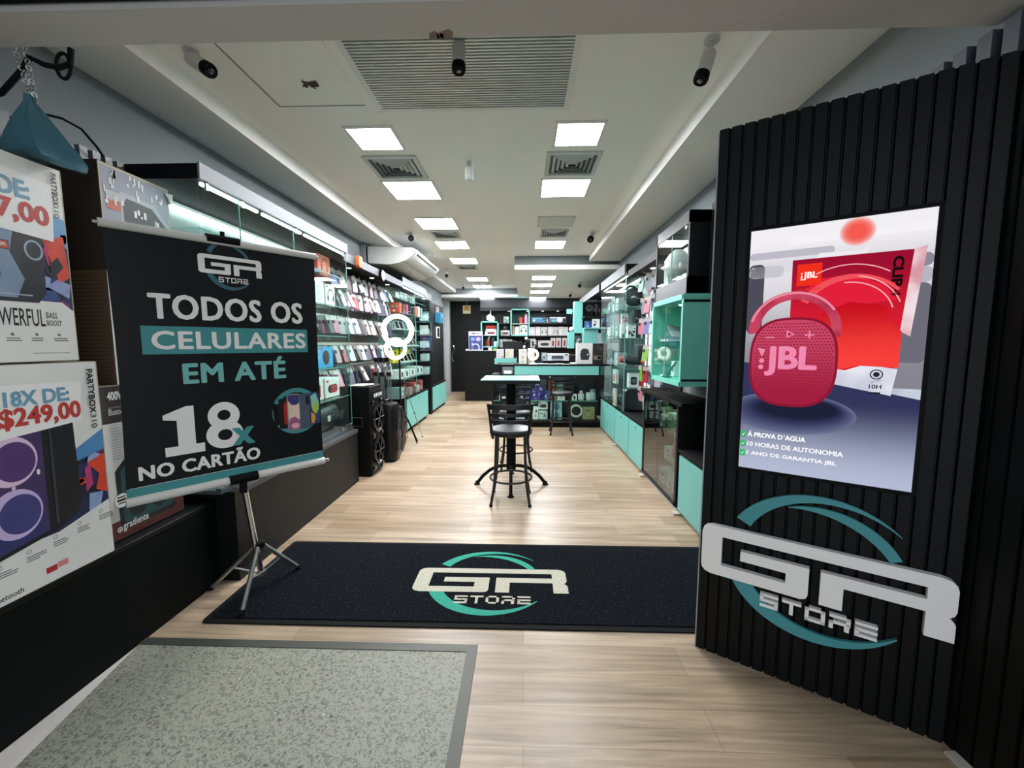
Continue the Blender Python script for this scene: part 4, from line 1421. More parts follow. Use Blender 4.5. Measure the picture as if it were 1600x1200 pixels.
t = thing('mini_speaker', 'small orange speaker fixed to the canopy of the left accessory wall', 'speaker', (-1.945, 4.83, 2.43))
MB().rbox(-1.948, -1.90, 4.77, 4.88, 2.43, 2.56, .03, M('D9642F', .5, bump=.2, scale=25), 'x', 6).build('body', t, bevel=.006)
A = Art((-1.90, 4.77, 2.43), (0, 1, 0), (0, 0, 1), .001)
A.rect(.03, .05, .08, .07, M('F2B79A', .5), 0, .004)
A.build('pale_badge', t)
t = thing('oval_gadget', 'white oval gadget with dark rim on the canopy of the left accessory wall', 'gadget', (-1.945, 5.62, 2.45))
MB().lathe([(.075, 0), (.08, .01), (.08, .03), (.07, .035)], MATTE, (-1.949, 5.62, 2.47), (1, 0, 0), 24).build('rim', t)
MB().lathe([(.066, .0), (.066, .003)], M('A9AAAD', .4), (-1.914, 5.62, 2.47), (1, 0, 0), 24).box(-1.912, -1.909, 5.615, 5.625, 2.49, 2.515, INK).build('face', t, label='pale face')

# ================================================================== AIR CONDITIONER
t = thing('air_conditioner', 'big white air conditioner hanging under the left ceiling', 'air conditioner', (-2.0, 6.95, 2.72))
prof = [(-2.33, 2.99), (-1.66, 2.965), (-1.605, 2.94), (-1.60, 2.915), (-1.66, 2.845), (-1.75, 2.785), (-1.86, 2.745), (-2.0, 2.72), (-2.30, 2.735), (-2.33, 2.76)]
ACW = M('BFC0BC', .4, var=.03)
MB().prism(prof, (0, 6.17, 0), (1, 0, 0), (0, 0, 1), (0, 1.63, 0), ACW).build('housing', t, bevel=.008)
def on_front(f0, f1, y0, y1, mat, out=.004):
    """a strip laid on the curved front, f = fraction along the lower profile"""
    P = [Vector((p[0], 0, p[1])) for p in prof[3:9]]
    m = MB()
    L = [0]
    for i in range(len(P) - 1):
        L.append(L[-1] + (P[i + 1] - P[i]).length)
    def at(f):
        s = f * L[-1]
        for i in range(len(P) - 1):
            if s <= L[i + 1] + 1e-9:
                k = (s - L[i]) / (L[i + 1] - L[i])
                d = (P[i + 1] - P[i]).normalized()
                nrm = Vector((-d.z, 0, d.x))
                if nrm.z > 0 or nrm.x < 0 and abs(nrm.z) < .1:
                    nrm = -nrm
                return P[i].lerp(P[i + 1], k), nrm
        return P[-1], Vector((0, 0, -1))
    n = 6
    vs = []
    for i in range(n + 1):
        p, q = at(f0 + (f1 - f0) * i / n)
        for yy in (y0, y1):
            vs += [Vector((p.x, yy, p.z)) + q * out, Vector((p.x, yy, p.z)) - q * .004]
    fs = []
    for i in range(n):
        a = i * 4
        fs += [(a, a + 4, a + 6, a + 2), (a, a + 1, a + 5, a + 4), (a + 2, a + 6, a + 7, a + 3)]
    fs += [(0, 2, 3, 1), (n * 4, n * 4 + 1, n * 4 + 3, n * 4 + 2)]
    m.add(vs, fs, mat)
    return m
on_front(.02, .30, 6.24, 7.74, M('CFD0CE', .35)).build('front_flap', t)
on_front(.03, .06, 6.30, 7.68, M('2A2D30', .5), .006).build('outlet_slot', t, label='dark outlet slot')
on_front(.34, .62, 6.24, 7.74, M('CDCFC9', .4)).build('intake_cover', t)
on_front(.66, .98, 6.24, 7.74, M('B6B9B2', .5)).build('intake_grille', t)
for i in range(9):
    on_front(.68 + i * .033, .69 + i * .033, 6.28, 7.70, M('6B6F6C', .5), .006).build('grille_slot', t)
on_front(.46, .49, 6.86, 6.98, M('7B7F85', .4), .006).build('badge', t)
MB().box(-2.405, -2.33, 6.1, 7.85, 2.70, 3.02, WALLGREY).build('wall_mount', t)
MB().box(-2.36, -2.33, 6.12, 6.17, 2.74, 2.98, MATTE).build('side_gap', t)
MB().box(-2.1, -1.7, 6.6, 7.4, 2.985, 3.028, GREY).build('ceiling_bracket', t)

# ================================================================== SPEAKERS ON THE FLOOR
GLOSSY = M('0C0C0E', .2, var=.2, coat=.3)
SPK = M('101012', .4, var=.2)
t = thing('tower_speaker', 'tall black tower speaker with two woofers, papers lying on top', 'speaker', (-1.87, 4.8, 0))
MB().box(-2.02, -1.765, 4.60, 4.98, 0.02, 1.06, M('060607', .55, bump=.1, scale=25, spec=.2)).build('cabinet', t, bevel=.012)
MB().box(-2.0, -1.79, 4.62, 4.96, 0, .02, RUBBER).build('foot', t)
MB().rbox(-2.0, -1.74, 4.62, 4.96, .90, 1.0, .02, GLOSSY, 'z').build('control_panel', t)
for i in range(4):
    MB().box(-1.744, -1.736, 4.66 + i * .07, 4.70 + i * .07, .93, .97, M('C7CAD0', .3)).build('knob', t)
for z in (.67, .28):
    wf = MB().lathe([(.150, 0), (.168, .02), (.165, .04), (.145, .045), (.13, .03)], GLOSSY, (-1.77, 4.79, z), (1, 0, 0), 30).build('woofer_rim', t)
    MB().lathe([(.13, .03), (.09, .012), (.05, .006), (.05, .02), (.0, .03)], SPK, (-1.77, 4.79, z), (1, 0, 0), 26).build('cone', wf)
    m = MB()
    for a in range(3):
        ang = a * PI / 3
        d = Vector((0, math.cos(ang), math.sin(ang)))
        m.cyl(Vector((-1.728, 4.79, z)) - d * .15, Vector((-1.728, 4.79, z)) + d * .15, .006, M('55585E', .25, .8))
    m.build('grille_bar', wf)
for sy in (4.655, 4.925):
    m = MB()
    for z in (.86, .475, .09):
        m.lathe([(.02, 0), (.03, .02), (.02, .03)], GLOSSY, (-1.77, sy, z), (1, 0, 0), 14)
    m.build('corner_port', t)
m = MB()
m.tube([(-2.0, 4.597, .70), (-1.86, 4.597, .70), (-1.86, 4.597, .60), (-2.0, 4.597, .60)], .008, M('2B2B2E', .4), closed=True)
m.build('side_handle', t)
pm = MB()
for i in range(5):
    c, a = Vector((-1.90 + RND.uniform(-.05, .05), 4.74 + RND.uniform(-.06, .08), 1.061 + i * .003)), RND.uniform(-.4, .4)
    u, v = Vector((math.cos(a), math.sin(a), 0)), Vector((-math.sin(a), math.cos(a), 0))
    pm.prism([(-.1, -.07), (.1, -.07), (.1, .07), (-.1, .07)], c, u, v, (0, 0, .0025), M(['D9C7B4', 'B76A58', 'E6E4DE', 'C9A98E', 'DAD7D3'][i], .5))
tag(pm.build('brochure_pile'), 'loose pile of printed brochures on the tall tower speaker', 'papers')
for nm, x0, x1, y0, y1, h, lb, col in (('a', -1.93, -1.66, 5.16, 5.50, .775, 'rounded black trolley speaker behind the tower speaker', '0E0E10'), ('b', -1.98, -1.73, 5.62, 5.90, .66, 'smaller rounded dark speaker at the end of the floor speakers', '141613')):
    t = thing('trolley_speaker', lb, 'speaker', ((x0 + x1) / 2, (y0 + y1) / 2, 0))
    mm = M(col, .35, var=.2, spec=.25)
    cx, cy = (x0 + x1) / 2, (y0 + y1) / 2
    n = 28
    rings = []
    for f, s in ((.02, .80), (.06, .93), (.2, 1.0), (.8, .97), (.93, .90), (.985, .78), (1.0, .6)):
        rings.append([(cx + (p[0]) * s, cy + p[1] * s, h * f) for p in rrect(x0 - cx, y0 - cy, x1 - cx, y1 - cy, .11, 6)])
    k = len(rings[0])
    vs = [p for q in rings for p in q]
    fs = [(i * k + j, i * k + (j + 1) % k, (i + 1) * k + (j + 1) % k, (i + 1) * k + j) for i in range(len(rings) - 1) for j in range(k)]
    fs += [tuple(range(k))[::-1], tuple(range((len(rings) - 1) * k, len(rings) * k))]
    MB().add(vs, fs, mm).build('body', t)
    MB().rbox(x0 + .03, x1 - .03, y0 + .04, y1 - .04, 0, .02, .05, RUBBER).build('foot', t)
    MB().lathe([(.09, 0), (.10, .008), (.085, .012), (.03, -.01)], SPK, (x1 - .006, cy, h * .62), (1, 0, 0), 26).lathe([(.09, 0), (.10, .008), (.085, .012), (.03, -.01)], SPK, (x1 - .006, cy, h * .28), (1, 0, 0), 26).build('woofer', t)
    MB().tube([(cx - .02, cy - .09, h * .97), (cx - .02, cy - .085, h * 1.05), (cx - .02, cy + .085, h * 1.05), (cx - .02, cy + .09, h * .97)], .011, SPK).build('handle', t)

# ---- silver camera tripods folded and standing on the trolley speaker's side
for i, (x, y, dx) in enumerate(((-1.955, 5.56, .0), (-2.05, 5.575, .02), (-1.86, 5.56, -.02))):
    t = thing('camera_tripod', 'silver folded camera tripod, %s of the three behind the trolley speaker' % ('middle', 'leftmost', 'rightmost')[i], 'tripod', (x, y, 0), 0, 'folded silver tripods')
    MB().cyl((x, y, .80), (x + dx, y, 1.30), .012, STEEL).build('column', t)
    for k in range(3):
        a = k * 2 * PI / 3 + .4
        q = (x + .045 * math.cos(a), y + .045 * math.sin(a))
        MB().cyl((q[0], q[1], 0.0), (x + .02 * math.cos(a), y + .02 * math.sin(a), 1.12), .009, STEEL).build('leg', t)
    MB().cyl((x, y, 1.10), (x, y, 1.16), .028, MATTE).build('collar', t)
    MB().rbox(x + dx - .03, x + dx + .03, y - .03, y + .03, 1.30, 1.36, .01, MATTE).cyl((x + dx, y, 1.32), (x + dx + .06, y - .06, 1.28), .006, MATTE).build('head', t)

# ================================================================== RING LIGHT STAND
RL = EM('FFF1D8', 3.5)
t = thing('ring_light', 'lit ring lamp with a second small ring on a black tripod stand', 'ring lamp', (-1.87, 6.1, 0))
MB().cyl((-1.87, 6.1, .25), (-1.87, 6.1, 1.34), .013, MATTE).cyl((-1.87, 6.1, 1.34), (-1.87, 6.1, 1.52), .008, MATTE).build('pole', t)
MB().ring((-1.865, 6.02, 1.745), (.12, -1, 0), .205, .034, RL, 48, 10, .5).build('large_ring', t, label='large lit ring')
MB().ring((-1.885, 5.97, 1.478), (.12, -1, 0), .138, .026, RL, 44, 10, .5).build('small_ring', t, label='small lit ring')
MB().cyl((-1.87, 6.09, 1.5), (-1.865, 6.04, 1.54), .012, MATTE).cyl((-1.87, 6.09, 1.32), (-1.885, 5.99, 1.34), .01, MATTE).build('bracket', t)
for z in (.62, .95):
    MB().cyl((-1.87, 6.1, z - .03), (-1.87, 6.1, z + .03), .02, MATTE).cyl((-1.87, 6.1, z), (-1.83, 6.07, z), .007, MATTE).build('clamp', t)
MB().cyl((-1.87, 6.1, .52), (-1.87, 6.1, .58), .022, MATTE).build('hub', t)
for f in ((-1.665, 6.22), (-1.70, 6.36), (-1.92, 6.42)):
    d = Vector((f[0] + 1.87, f[1] - 6.1, 0))
    P = [Vector((-1.87, 6.1, .55)), Vector((-1.87, 6.1, .33)) + d * .45 + Vector((0, 0, .04)), Vector((f[0], f[1], .012))]
    lg = MB().tube(P, .010, MATTE).build('leg', t)
    MB().ball((f[0], f[1], .012), .0125, RUBBER, 8).build('rubber_foot', lg)
    MB().cyl((-1.87, 6.1, .30), P[1], .006, MATTE).build('brace', t)
t = thing('light_stand', 'thin silver light stand leaning its legs before the teal drawers', 'stand', (-1.80, 6.45, 0))
MB().cyl((-1.91, 6.45, .0), (-1.91, 6.45, 1.05), .008, STEEL).build('pole', t)
for f in ((-1.69, 6.66), (-1.93, 6.62)):
    lg = MB().cyl((-1.91, 6.45, .92), (f[0], f[1], .01), .006, STEEL).build('leg', t)
    MB().ball((f[0], f[1], .012), .012, RUBBER, 8).build('rubber_foot', lg)
    MB().ball(Vector((-1.91, 6.45, .92)).lerp(Vector((f[0], f[1], .01)), .55), .013, RUBBER, 8).build('clamp', lg)
MB().ball((-1.91, 6.45, .92), .016, MATTE, 8).build('hub', t)
# ================================================================== LEFT REAR: SHOWCASE OVER TEAL DRAWERS, PILASTER
def flap(t, x, y0, y1, z0, z1, sgn, lock=True):
    """a teal flap door in the plane x, opening towards sgn"""
    d = MB().box(x if sgn > 0 else x - .018, x + .018 if sgn > 0 else x, y0, y1, z0, z1, TEAL).build('door', t, bevel=.002, label='teal door')
    if lock:
        c = Vector((x + sgn * .018, (y0 + y1) / 2, z1 - .05))
        MB().lathe([(.012, 0), (.012, .004), (.006, .006)], MATTE, c, (sgn, 0, 0), 12).build('lock', d)
    return d


for nm, y0, y1, lb in (('a', 6.90, 8.50, 'low black cabinet with a teal front under the rear left showcase'), ('b', 8.92, 10.50, 'low black cabinet with a teal front nearest the back door')):
    t = thing('low_cabinet', lb, 'cabinet', (-2.2, (y0 + y1) / 2, 0), 0, 'low cabinets with teal fronts')
    MB().box(-2.405, -2.03, y0, y1, .05, .60, BLACK).build('carcass', t)
    MB().box(-2.405, -2.015, y0 - .01, y1 + .01, .595, .62, MATTE).build('top', t, bevel=.003)
    MB().box(-2.36, -2.06, y0 + .02, y1 - .02, 0, .05, MATTE).build('plinth', t)
    flap(t, -2.03, y0 + .03, y1 - .03, .075, .585, 1)
X1 = -1.97
t = thing('glass_showcase', 'lit glass showcase full of gadgets, farther back on the left wall', 'showcase', (-2.2, 7.5, .62))
MB().box(-2.405, X1, 6.68, 8.29, 2.50, 2.62, MATTE).build('canopy', t)
MB().box(X1, X1 + .01, 6.68, 8.25, 2.495, 2.625, FASCIA).build('fascia', t, label='pale fascia')
MB().box(-2.405, -2.39, 6.68, 8.29, .62, 2.50, M('55696A', .4)).build('back_panel', t)
MB().box(X1 - .008, X1 - .002, 6.70, 8.29, .625, 2.50, GLASS).build('glass_front', t)
MB().box(X1 - .0085, X1 - .0015, 7.44, 7.45, .625, 2.50, GEDGE).build('glass_edge', t)
MB().box(-2.39, X1 - .01, 6.685, 6.691, .625, 2.50, GLASS).build('end_glass', t)
SH2 = (.95, 1.22, 1.50, 1.78, 2.05, 2.30)
for z in SH2:
    MB().box(-2.39, X1 - .02, 6.70, 8.28, z, z + .008, GLASS).build('glass_shelf', t)
    MB().box(X1 - .021, X1 - .019, 6.70, 8.28, z, z + .008, GEDGE).build('shelf_edge', t)
MB().cyl((-2.0, 6.75, 2.48), (-2.0, 8.2, 2.48), .012, TUBEL).build('light_tube', t)
MB().cyl((-2.37, 6.75, 2.44), (-2.37, 8.2, 2.44), .012, TUBEL).build('light_tube', t)
G2 = 'goods in the rear left showcase'
r6 = random.Random(4)
for i, (nm, cn, col) in enumerate((('cup', 'red', 'D2543E'), ('box', 'brown', '6B3A26'), ('box', 'magenta', 'C2457E'), ('box', 'black', '17181C'), ('box', 'charcoal', '24262B'), ('box', 'orange', 'D8584A'), ('box', 'white', 'E6E6E4'), ('box', 'grey', '9AA1A4'))):
    y = 6.76 + i * .2
    hh = r6.uniform(.15, .21)
    pbox('gadget_box', '%s carton on the second highest shelf of the rear left showcase' % cn, 'box', -2.22, -2.05, y, y + .12, 2.059, 2.059 + hh, col, '-y', a_blocks(['D9D9D8', col, '55575C'], i), G2)
for z, zn, y0, n in ((1.788, 'third highest', 6.80, 5), (1.508, 'fourth highest', 6.9, 5), (1.228, 'fifth highest', 7.0, 4)):
    for i in range(n):
        y = y0 + i * .24
        t2 = thing('display_phone', '%s phone from the front on its stand, %s shelf of the rear left showcase' % (ORD[i], zn), 'phone', (-2.1, y, z), 0, 'phones on stands in the rear left showcase')
        m = MB().rbox(-.037, .037, -.004, .004, 0, .15, .01, M('DCDEE0', .3), 'y')
        m.turn(Matrix.Translation((0, .03, .012)) @ Matrix.Rotation(.9, 4, 'Z') @ Matrix.Rotation(-.55, 4, 'X'))
        m.build('body', t2, world=False)
        m = MB().rbox(-.033, .033, -.0055, -.0042, .006, .144, .007, M('14161B', .12), 'y')
        m.turn(Matrix.Translation((0, .03, .012)) @ Matrix.Rotation(.9, 4, 'Z') @ Matrix.Rotation(-.55, 4, 'X'))
        m.build('screen', t2, world=False)
        MB().box(-.045, .045, -.02, .09, 0, .012, M('C9CDCE', .3)).build('stand', t2, world=False)
for i, (y, w_, h_) in enumerate(((6.74, .16, .2), (6.95, .14, .21), (7.14, .16, .17), (7.36, .18, .22), (7.6, .2, .2))):
    pbox('gadget_box', '%s yellow carton from the front on the fifth highest shelf of the rear left showcase' % ORD[i], 'box', -2.36, -2.18, y, y + w_, 1.228, 1.228 + h_, 'D9B81F', '+x', a_blocks(['F2E9B8', '2A2A2C', 'E3C640'], i), 'yellow cartons')
for i, (y, w_, h_) in enumerate(((6.75, .18, .15), (6.98, .30, .14), (7.34, .32, .13), (7.72, .3, .16), (8.04, .22, .14))):
    pbox('gadget_box', '%s white carton from the front on the lowest shelf of the rear left showcase' % ORD[i], 'box', -2.3, -2.06, y, y + w_, .958, .958 + h_, 'E0E2E1', '+x', a_round('2B2E33'), 'white cartons low in the rear left showcase')
for i in range(6):
    y = 6.74 + i * .26
    pbox('gadget_box', '%s pale carton from the front on the cabinet top inside the rear left showcase' % ORD[i], 'box', -2.3, -2.06, y, y + .2, .622, .622 + r6.uniform(.1, .22), r6.choice(['C9D0D0', '8FA3A4', 'B34A48', '3B4448', 'DADCDA']), '+x', a_blocks(['2B2E33', 'E6E8E8', '8AA0A0'], i), G2)
for i in range(6):
    y = 6.80 + i * .24
    pbox('gadget_box', '%s tall pale carton from the front on the third highest shelf, rear left showcase' % ORD[i], 'box', -2.37, -2.27, y, y + .16, 1.788, 1.788 + r6.uniform(.13, .2), r6.choice(['C9D0D0', '9DB1B2', 'D8DCDA', 'B7A58E']), '+x', a_tall('5A6468'), G2)
for i in range(5):
    y = 6.80 + i * .25
    pbox('gadget_box', '%s shiny carton from the front on the top shelf, rear left showcase' % ORD[i], 'box', -2.32, -2.12, y, y + .2, 2.309, 2.309 + r6.uniform(.08, .14), r6.choice(['CBD6D6', '7F9698', 'E3E6E5']), '+x', a_blocks(['4D5A5E', 'F0F2F2'], i), G2)
# end showcase beyond, with small goods
t = thing('glass_showcase', 'narrow glass display at the end of the rear left showcase, before the black pilaster', 'showcase', (-2.2, 8.6, .62))
MB().box(-2.405, -1.98, 8.34, 8.84, 2.45, 2.58, FASCIA).build('fascia', t)
MB().box(-1.99, -1.984, 8.34, 8.84, .62, 2.45, GLASS).build('glass_front', t)
for z in (.9, 1.18, 1.46, 1.74, 2.02, 2.25):
    MB().box(-2.38, -1.995, 8.36, 8.84, z, z + .008, GLASS).build('glass_shelf', t)
MB().box(-2.405, -2.39, 8.34, 8.84, .62, 2.45, M('55696A', .4)).build('back_panel', t)
for k, z in enumerate((.908, 1.188, 1.468, 1.748, 2.028)):
    for i in range(2):
        pbox('gadget_box', 'small %s carton on the %s shelf of the narrow left end display' % (('pale', 'grey')[i], ('lowest', 'second lowest', 'middle', 'second highest', 'top')[k]), 'box', -2.2 + i * .02, -2.04, 8.64 + i * .1, 8.72 + i * .1, z, z + r6.uniform(.12, .2), ('D5DCDD', '8FA3AC')[i], '+x', a_blocks(['30343A', 'EEF0F0'], k), 'goods in the narrow left display')
t = thing('pilaster', 'black pilaster between the left showcases and the back door', 'pilaster', (-2.2, 9.4, 0))
MB().box(-2.405, -2.035, 8.86, 8.905, 0, 2.55, BLACK).box(-2.405, -2.06, 8.92, 10.45, .62, 2.46, BLACK).build('panel', t)
t = thing('dispenser', 'blue wall dispenser on the black pilaster near the back door', 'dispenser', (-2.03, 9.75, 2.06))
MB().rbox(-2.06, -1.93, 9.50, 9.86, 2.03, 2.27, .02, M('2E86AB', .4), 'x').build('body', t, bevel=.006)
A = Art((-1.93, 9.50, 2.03), (0, 1, 0), (0, 0, 1), .001)
A.rect(.06, .04, .30, .10, M('1D5C78', .4), 0).disc(.18, .17, .035, M('9CD2E6', .4), 0)
A.build('printed_front', t)
MB().box(-2.06, -2.0, 9.6, 9.66, 2.27, 2.40, M('C9B8BC', .5)).build('nozzle', t)
t = thing('wall_tablet', 'white framed small tablet under the blue dispenser on the pilaster', 'tablet', (-2.055, 9.75, 1.68))
MB().rbox(-2.06, -2.04, 9.58, 9.90, 1.68, 1.95, .015, WHITE, 'x').build('frame', t)
MB().box(-2.04, -2.037, 9.63, 9.85, 1.71, 1.92, M('15171B', .2)).build('screen', t)

# ================================================================== HIGH TABLE AND BAR STOOLS
t = thing('high_table', 'square high bar table with pale teal top on a black pedestal', 'table', (-.14, 4.40, 0))
tx, ty = -.14, 4.40
MB().box(tx - .30, tx + .30, ty - .30, ty + .30, 1.180, 1.186, M('74B2AF', .3, var=.03)).build('table_top', t)
MB().box(tx - .302, tx + .302, ty - .302, ty + .302, 1.148, 1.180, BLACK).build('table_edge', t, bevel=.002)
MB().cyl((tx, ty, .16), (tx, ty, 1.15), .052, MATTE, n=20).build('column', t)
MB().box(tx - .12, tx + .12, ty - .12, ty + .12, 1.135, 1.148, MATTE).build('top_plate', t)
for i in range(4):
    a = i * PI / 2 + .02
    d = Vector((math.cos(a), math.sin(a), 0))
    P = [Vector((tx, ty, 0)) + d * s + Vector((0, 0, h)) for s, h in ((.03, .215), (.10, .215), (.17, .20), (.24, .16), (.31, .10), (.365, .03))]
    f = MB().tube(P, .018, MATTE, 10).build('leg', t)
    e = P[-1]
    MB().lathe([(.034, 0), (.034, .008), (.02, .02), (.018, .04)], RUBBER, (e.x + d.x * .012, e.y + d.y * .012, 0), (0, 0, 1), 16).build('foot', f)


def bar_stool(x, y, rz, label):
    """backrest on the local -y side"""
    t = thing('bar_stool', label, 'stool', (x, y, 0), rz, 'black metal bar stools')
    SB = M('131416', .38, var=.15)
    MB().lathe([(.0, .672), (.195, .672), (.208, .682), (.208, .700)], SB, n=36).build('seat_frame', t, world=False)
    MB().lathe([(.205, .700), (.210, .712), (.200, .728), (.16, .736), (.0, .738)], M('22272B', .38, var=.1), n=36).build('seat', t, world=False)
    for sx in (-1, 1):
        for sy in (-1, 1):
            P = [(sx * .135, sy * .135, .675), (sx * .138, sy * .138, .55), (sx * .142, sy * .145, .40), (sx * .155, sy * .16, .20), (sx * .185, sy * .185, .012)]
            l = MB().tube(P, .0135, SB, 10).build('leg', t, world=False)
            MB().cyl((sx * .186, sy * .186, 0), (sx * .184, sy * .184, .025), .016, RUBBER).build('rubber_foot', l, world=False)
    MB().ring((0, 0, .235), (0, 0, 1), .205, .011, SB, 44, 8).build('footrest', t, world=False)
    for sx in (-1, 1):
        MB().tube([(sx * .165, -.155, .66), (sx * .175, -.175, .72), (sx * .188, -.195, .86), (sx * .205, -.215, 1.0)], .014, SB, 10).build('back_post', t, world=False)
    for z, w_, hh in ((.968, .200, .024), (.892, .192, .015), (.828, .184, .017)):
        vs = []
        n = 12
        for i in range(n + 1):
            f = -1 + 2 * i / n
            yy = -.205 - (z - .9) * .15 - .045 * (1 - f * f)
            vs += [(w_ * f, yy - .006, z - hh), (w_ * f, yy + .006, z - hh), (w_ * f, yy + .006, z + hh), (w_ * f, yy - .006, z + hh)]
        fs = [(0, 1, 2, 3), (n * 4 + 3, n * 4 + 2, n * 4 + 1, n * 4)]
        for i in range(n):
            for j in range(4):
                a, b = i * 4 + j, i * 4 + (j + 1) % 4
                fs.append((a, a + 4, b + 4, b))
        MB().add(vs, fs, SB).build('back_slat', t, world=False)
    return t


st = bar_stool(-.128, 3.955, 0, 'black metal bar stool in front of the high table, back to the entrance')
dup(st, (-.10, 5.03, 0), PI + .05, 'black metal bar stool on the far side of the high table')
dup(st, (.64, 7.02, 0), -.03, 'black metal bar stool standing at the teal counter')

# ================================================================== COUNTER WITH GLASS DISPLAY
CF = 7.5
t = thing('counter', 'long counter with teal front band and black glass fronted display below', 'counter', (.45, 7.8, 0))
MB().box(-.52, 1.69, CF - .02, 8.15, 1.148, 1.172, MATTE).build('top', t, bevel=.003)
MB().box(-.176, 1.36, CF - .012, CF + .02, .983, 1.148, TEAL).build('teal_band', t, label='teal front band')
MB().box(-.176, 1.36, CF + .02, 8.12, .983, 1.148, BLACK).build('carcass', t)
MB().box(-.60, 1.36, CF, CF + .03, .90, .983, BLACK).box(-.60, 1.36, CF + .03, 8.12, .965, .983, BLACK).build('rail', t)
MB().box(-.60, 1.413, CF, 8.12, .09, .135, BLACK).build('base_board', t)
MB().box(-.58, 1.413, CF + .03, 8.10, 0, .09, MATTE).build('plinth', t)
MB().box(-.60, 1.36, 8.05, 8.12, .135, .90, M('1B2026', .35)).build('back_panel', t)
MB().box(-.60, -.57, CF, 8.05, .135, .90, BLACK).build('end_panel', t)
MB().box(.585, .60, CF + .06, 8.05, .135, .90, BLACK).build('divider', t)
MB().box(-.57, 1.36, CF + .04, 8.05, .492, .500, GLASS).build('glass_shelf', t)
MB().box(-.57, 1.36, CF + .038, CF + .04, .490, .502, GEDGE).build('shelf_edge', t)
MB().box(-.57, 1.36, CF + .008, CF + .013, .135, .90, GLASS).build('glass_front', t)
MB().box(-.52, 1.34, CF + .05, CF + .07, .935, .955, EM('F4FFFC', TUBE_LIGHT)).build('light_tube', t)  # added lamp hidden behind the rail; no tube shows here
GC = 'goods in the counter display'
Y = CF + .1
items = [('purple carton, leftmost of four', .03, .135, .50, .72, '3B2878', 'b'), ('purple carton, second of four', .14, .235, .50, .72, '43308A', 'b'), ('purple carton, third of four', .24, .30, .50, .70, '3B2878', 'b'), ('purple carton, tallest of four', .20, .37, .50, .75, '4A2F92', 'b2'),
         ('blue carton beside the purple ones', .38, .46, .50, .68, '1F3F86', 'b'), ]
for k, (lb, x0, x1, z0, z1, c, md) in enumerate(items):
    yy = Y + (.16 if md == 'b2' else 0)
    pbox('cosmetic_box', lb + ' in the counter display', 'box', x0, x1, yy, yy + .12, z0 + .001, z1, c, '-y', a_blocks(['6A55B8', 'D8D4EC', '2A1C5A'], k), GC)
pbox('grey_board', 'grey board leaning at the back of the counter display behind the purple cartons', 'board', .32, .44, 7.95, 7.98, .501, .88, '59656B', '-y', None, GC)
pbox('white_box', 'tall white carton behind the purple cartons in the counter display', 'box', .22, .30, 7.92, 7.99, .501, .88, 'D5D8DA', '-y', None, GC)
for i, x in enumerate((.06, .115, .17)):
    m = MB().lathe([(.024, 0), (.026, .02), (.026, .12), (.012, .14), (.012, .16)], M('C9CCE0', .25), (x, 7.88, .501), (0, 0, 1), 14)
    m.cyl((x, 7.88, .661), (x, 7.88, .70), .014, M('B8BBD8', .3))
    tag(m.build('bottle'), 'pale bottle, %s of three behind the purple cartons' % ('leftmost', 'middle', 'rightmost')[i], 'bottle', 'bottles in the counter display')
pbox('gadget_box', 'orange carton behind the bar stool in the counter display', 'box', .47, .60, 7.82, 7.92, .501, .86, 'D06A48', '-y', a_blocks(['F0D8C8', '3A2A28'], 4), GC)
pbox('gadget_box', 'green and white carton behind the bar stool in the counter display', 'box', .60, .74, 7.72, 7.84, .501, .82, '7FB09C', '-y', a_blocks(['E8EEEA', 'C85840', '2E5648'], 6), GC)
pbox('gadget_box', 'pale carton on the counter display shelf under the bar stool seat', 'box', .58, .76, 7.6, 7.7, .501, .60, 'CFC9C0', '-y', a_blocks(['55704E', 'EEEAE4'], 8), GC)
for i, (x, lb, c1) in enumerate(((1.07, 'jar with a pink lid', 'D2DBD6'), (1.22, 'white jar', 'E2E6E4'))):
    tj = thing('jar', lb + ' on the right half of the counter display shelf', 'jar', (x, 7.68, .501), 0, GC)
    MB().lathe([(.052, 0), (.058, .01), (.058, .105), (.05, .115)], M(c1, .2), (x, 7.68, .501), (0, 0, 1), 20).build('body', tj)
    MB().lathe([(.03, .115), (.03, .165), (.022, .17)] if i == 0 else [(.055, .115), (.055, .135), (.05, .137)], M('D9A9B0' if i == 0 else 'ECEFEE', .3), (x, 7.68, .501), (0, 0, 1), 18).build('lid', tj)
tj = thing('jar', 'tall clear jar with white label at the right end of the counter display', 'jar', (1.37 - .04, 7.68, .501), 0, GC)
MB().lathe([(.05, 0), (.06, .012), (.06, .11), (.045, .13), (.045, .15)], M('AEB9C4', .15), (1.285, 7.68, .501), (0, 0, 1), 20).build('body', tj)
MB().lathe([(.048, .15), (.048, .19), (.044, .193)], M('7C8894', .3), (1.285, 7.68, .501), (0, 0, 1), 18).build('lid', tj)
pbox('white_box', 'small white carton beside the divider in the counter display', 'box', .90, .985, 7.62, 7.70, .501, .61, 'E6E6E6', '-y', a_tall('1C1D22'), GC)
low = [('green and white carton, lowest left', .035, .15, .137, .30, 'BFD4B0', 7.6), ('lime carton above the green and white one', .035, .15, .30, .38, '9ACB6A', 7.6), ('white carton with a black bottle picture', .16, .27, .137, .37, 'E2E6E0', 7.6), ('silver carton in the left half', .28, .44, .137, .29, 'C4C8C2', 7.6), ('white controller carton', .27, .45, .31, .46, 'E8E6E6', 7.7), ('teal carton behind the lime one', .05, .25, .40, .489, '6FA596', 7.75),
       ('upper round speaker carton', .50, .71, .30, .46, '9FC3CB', 7.62), ('lower round speaker carton', .50, .71, .137, .298, '9FC3CB', 7.6), ('gold carton at the right', 1.10, 1.32, .137, .36, '8C8656', 7.62)]
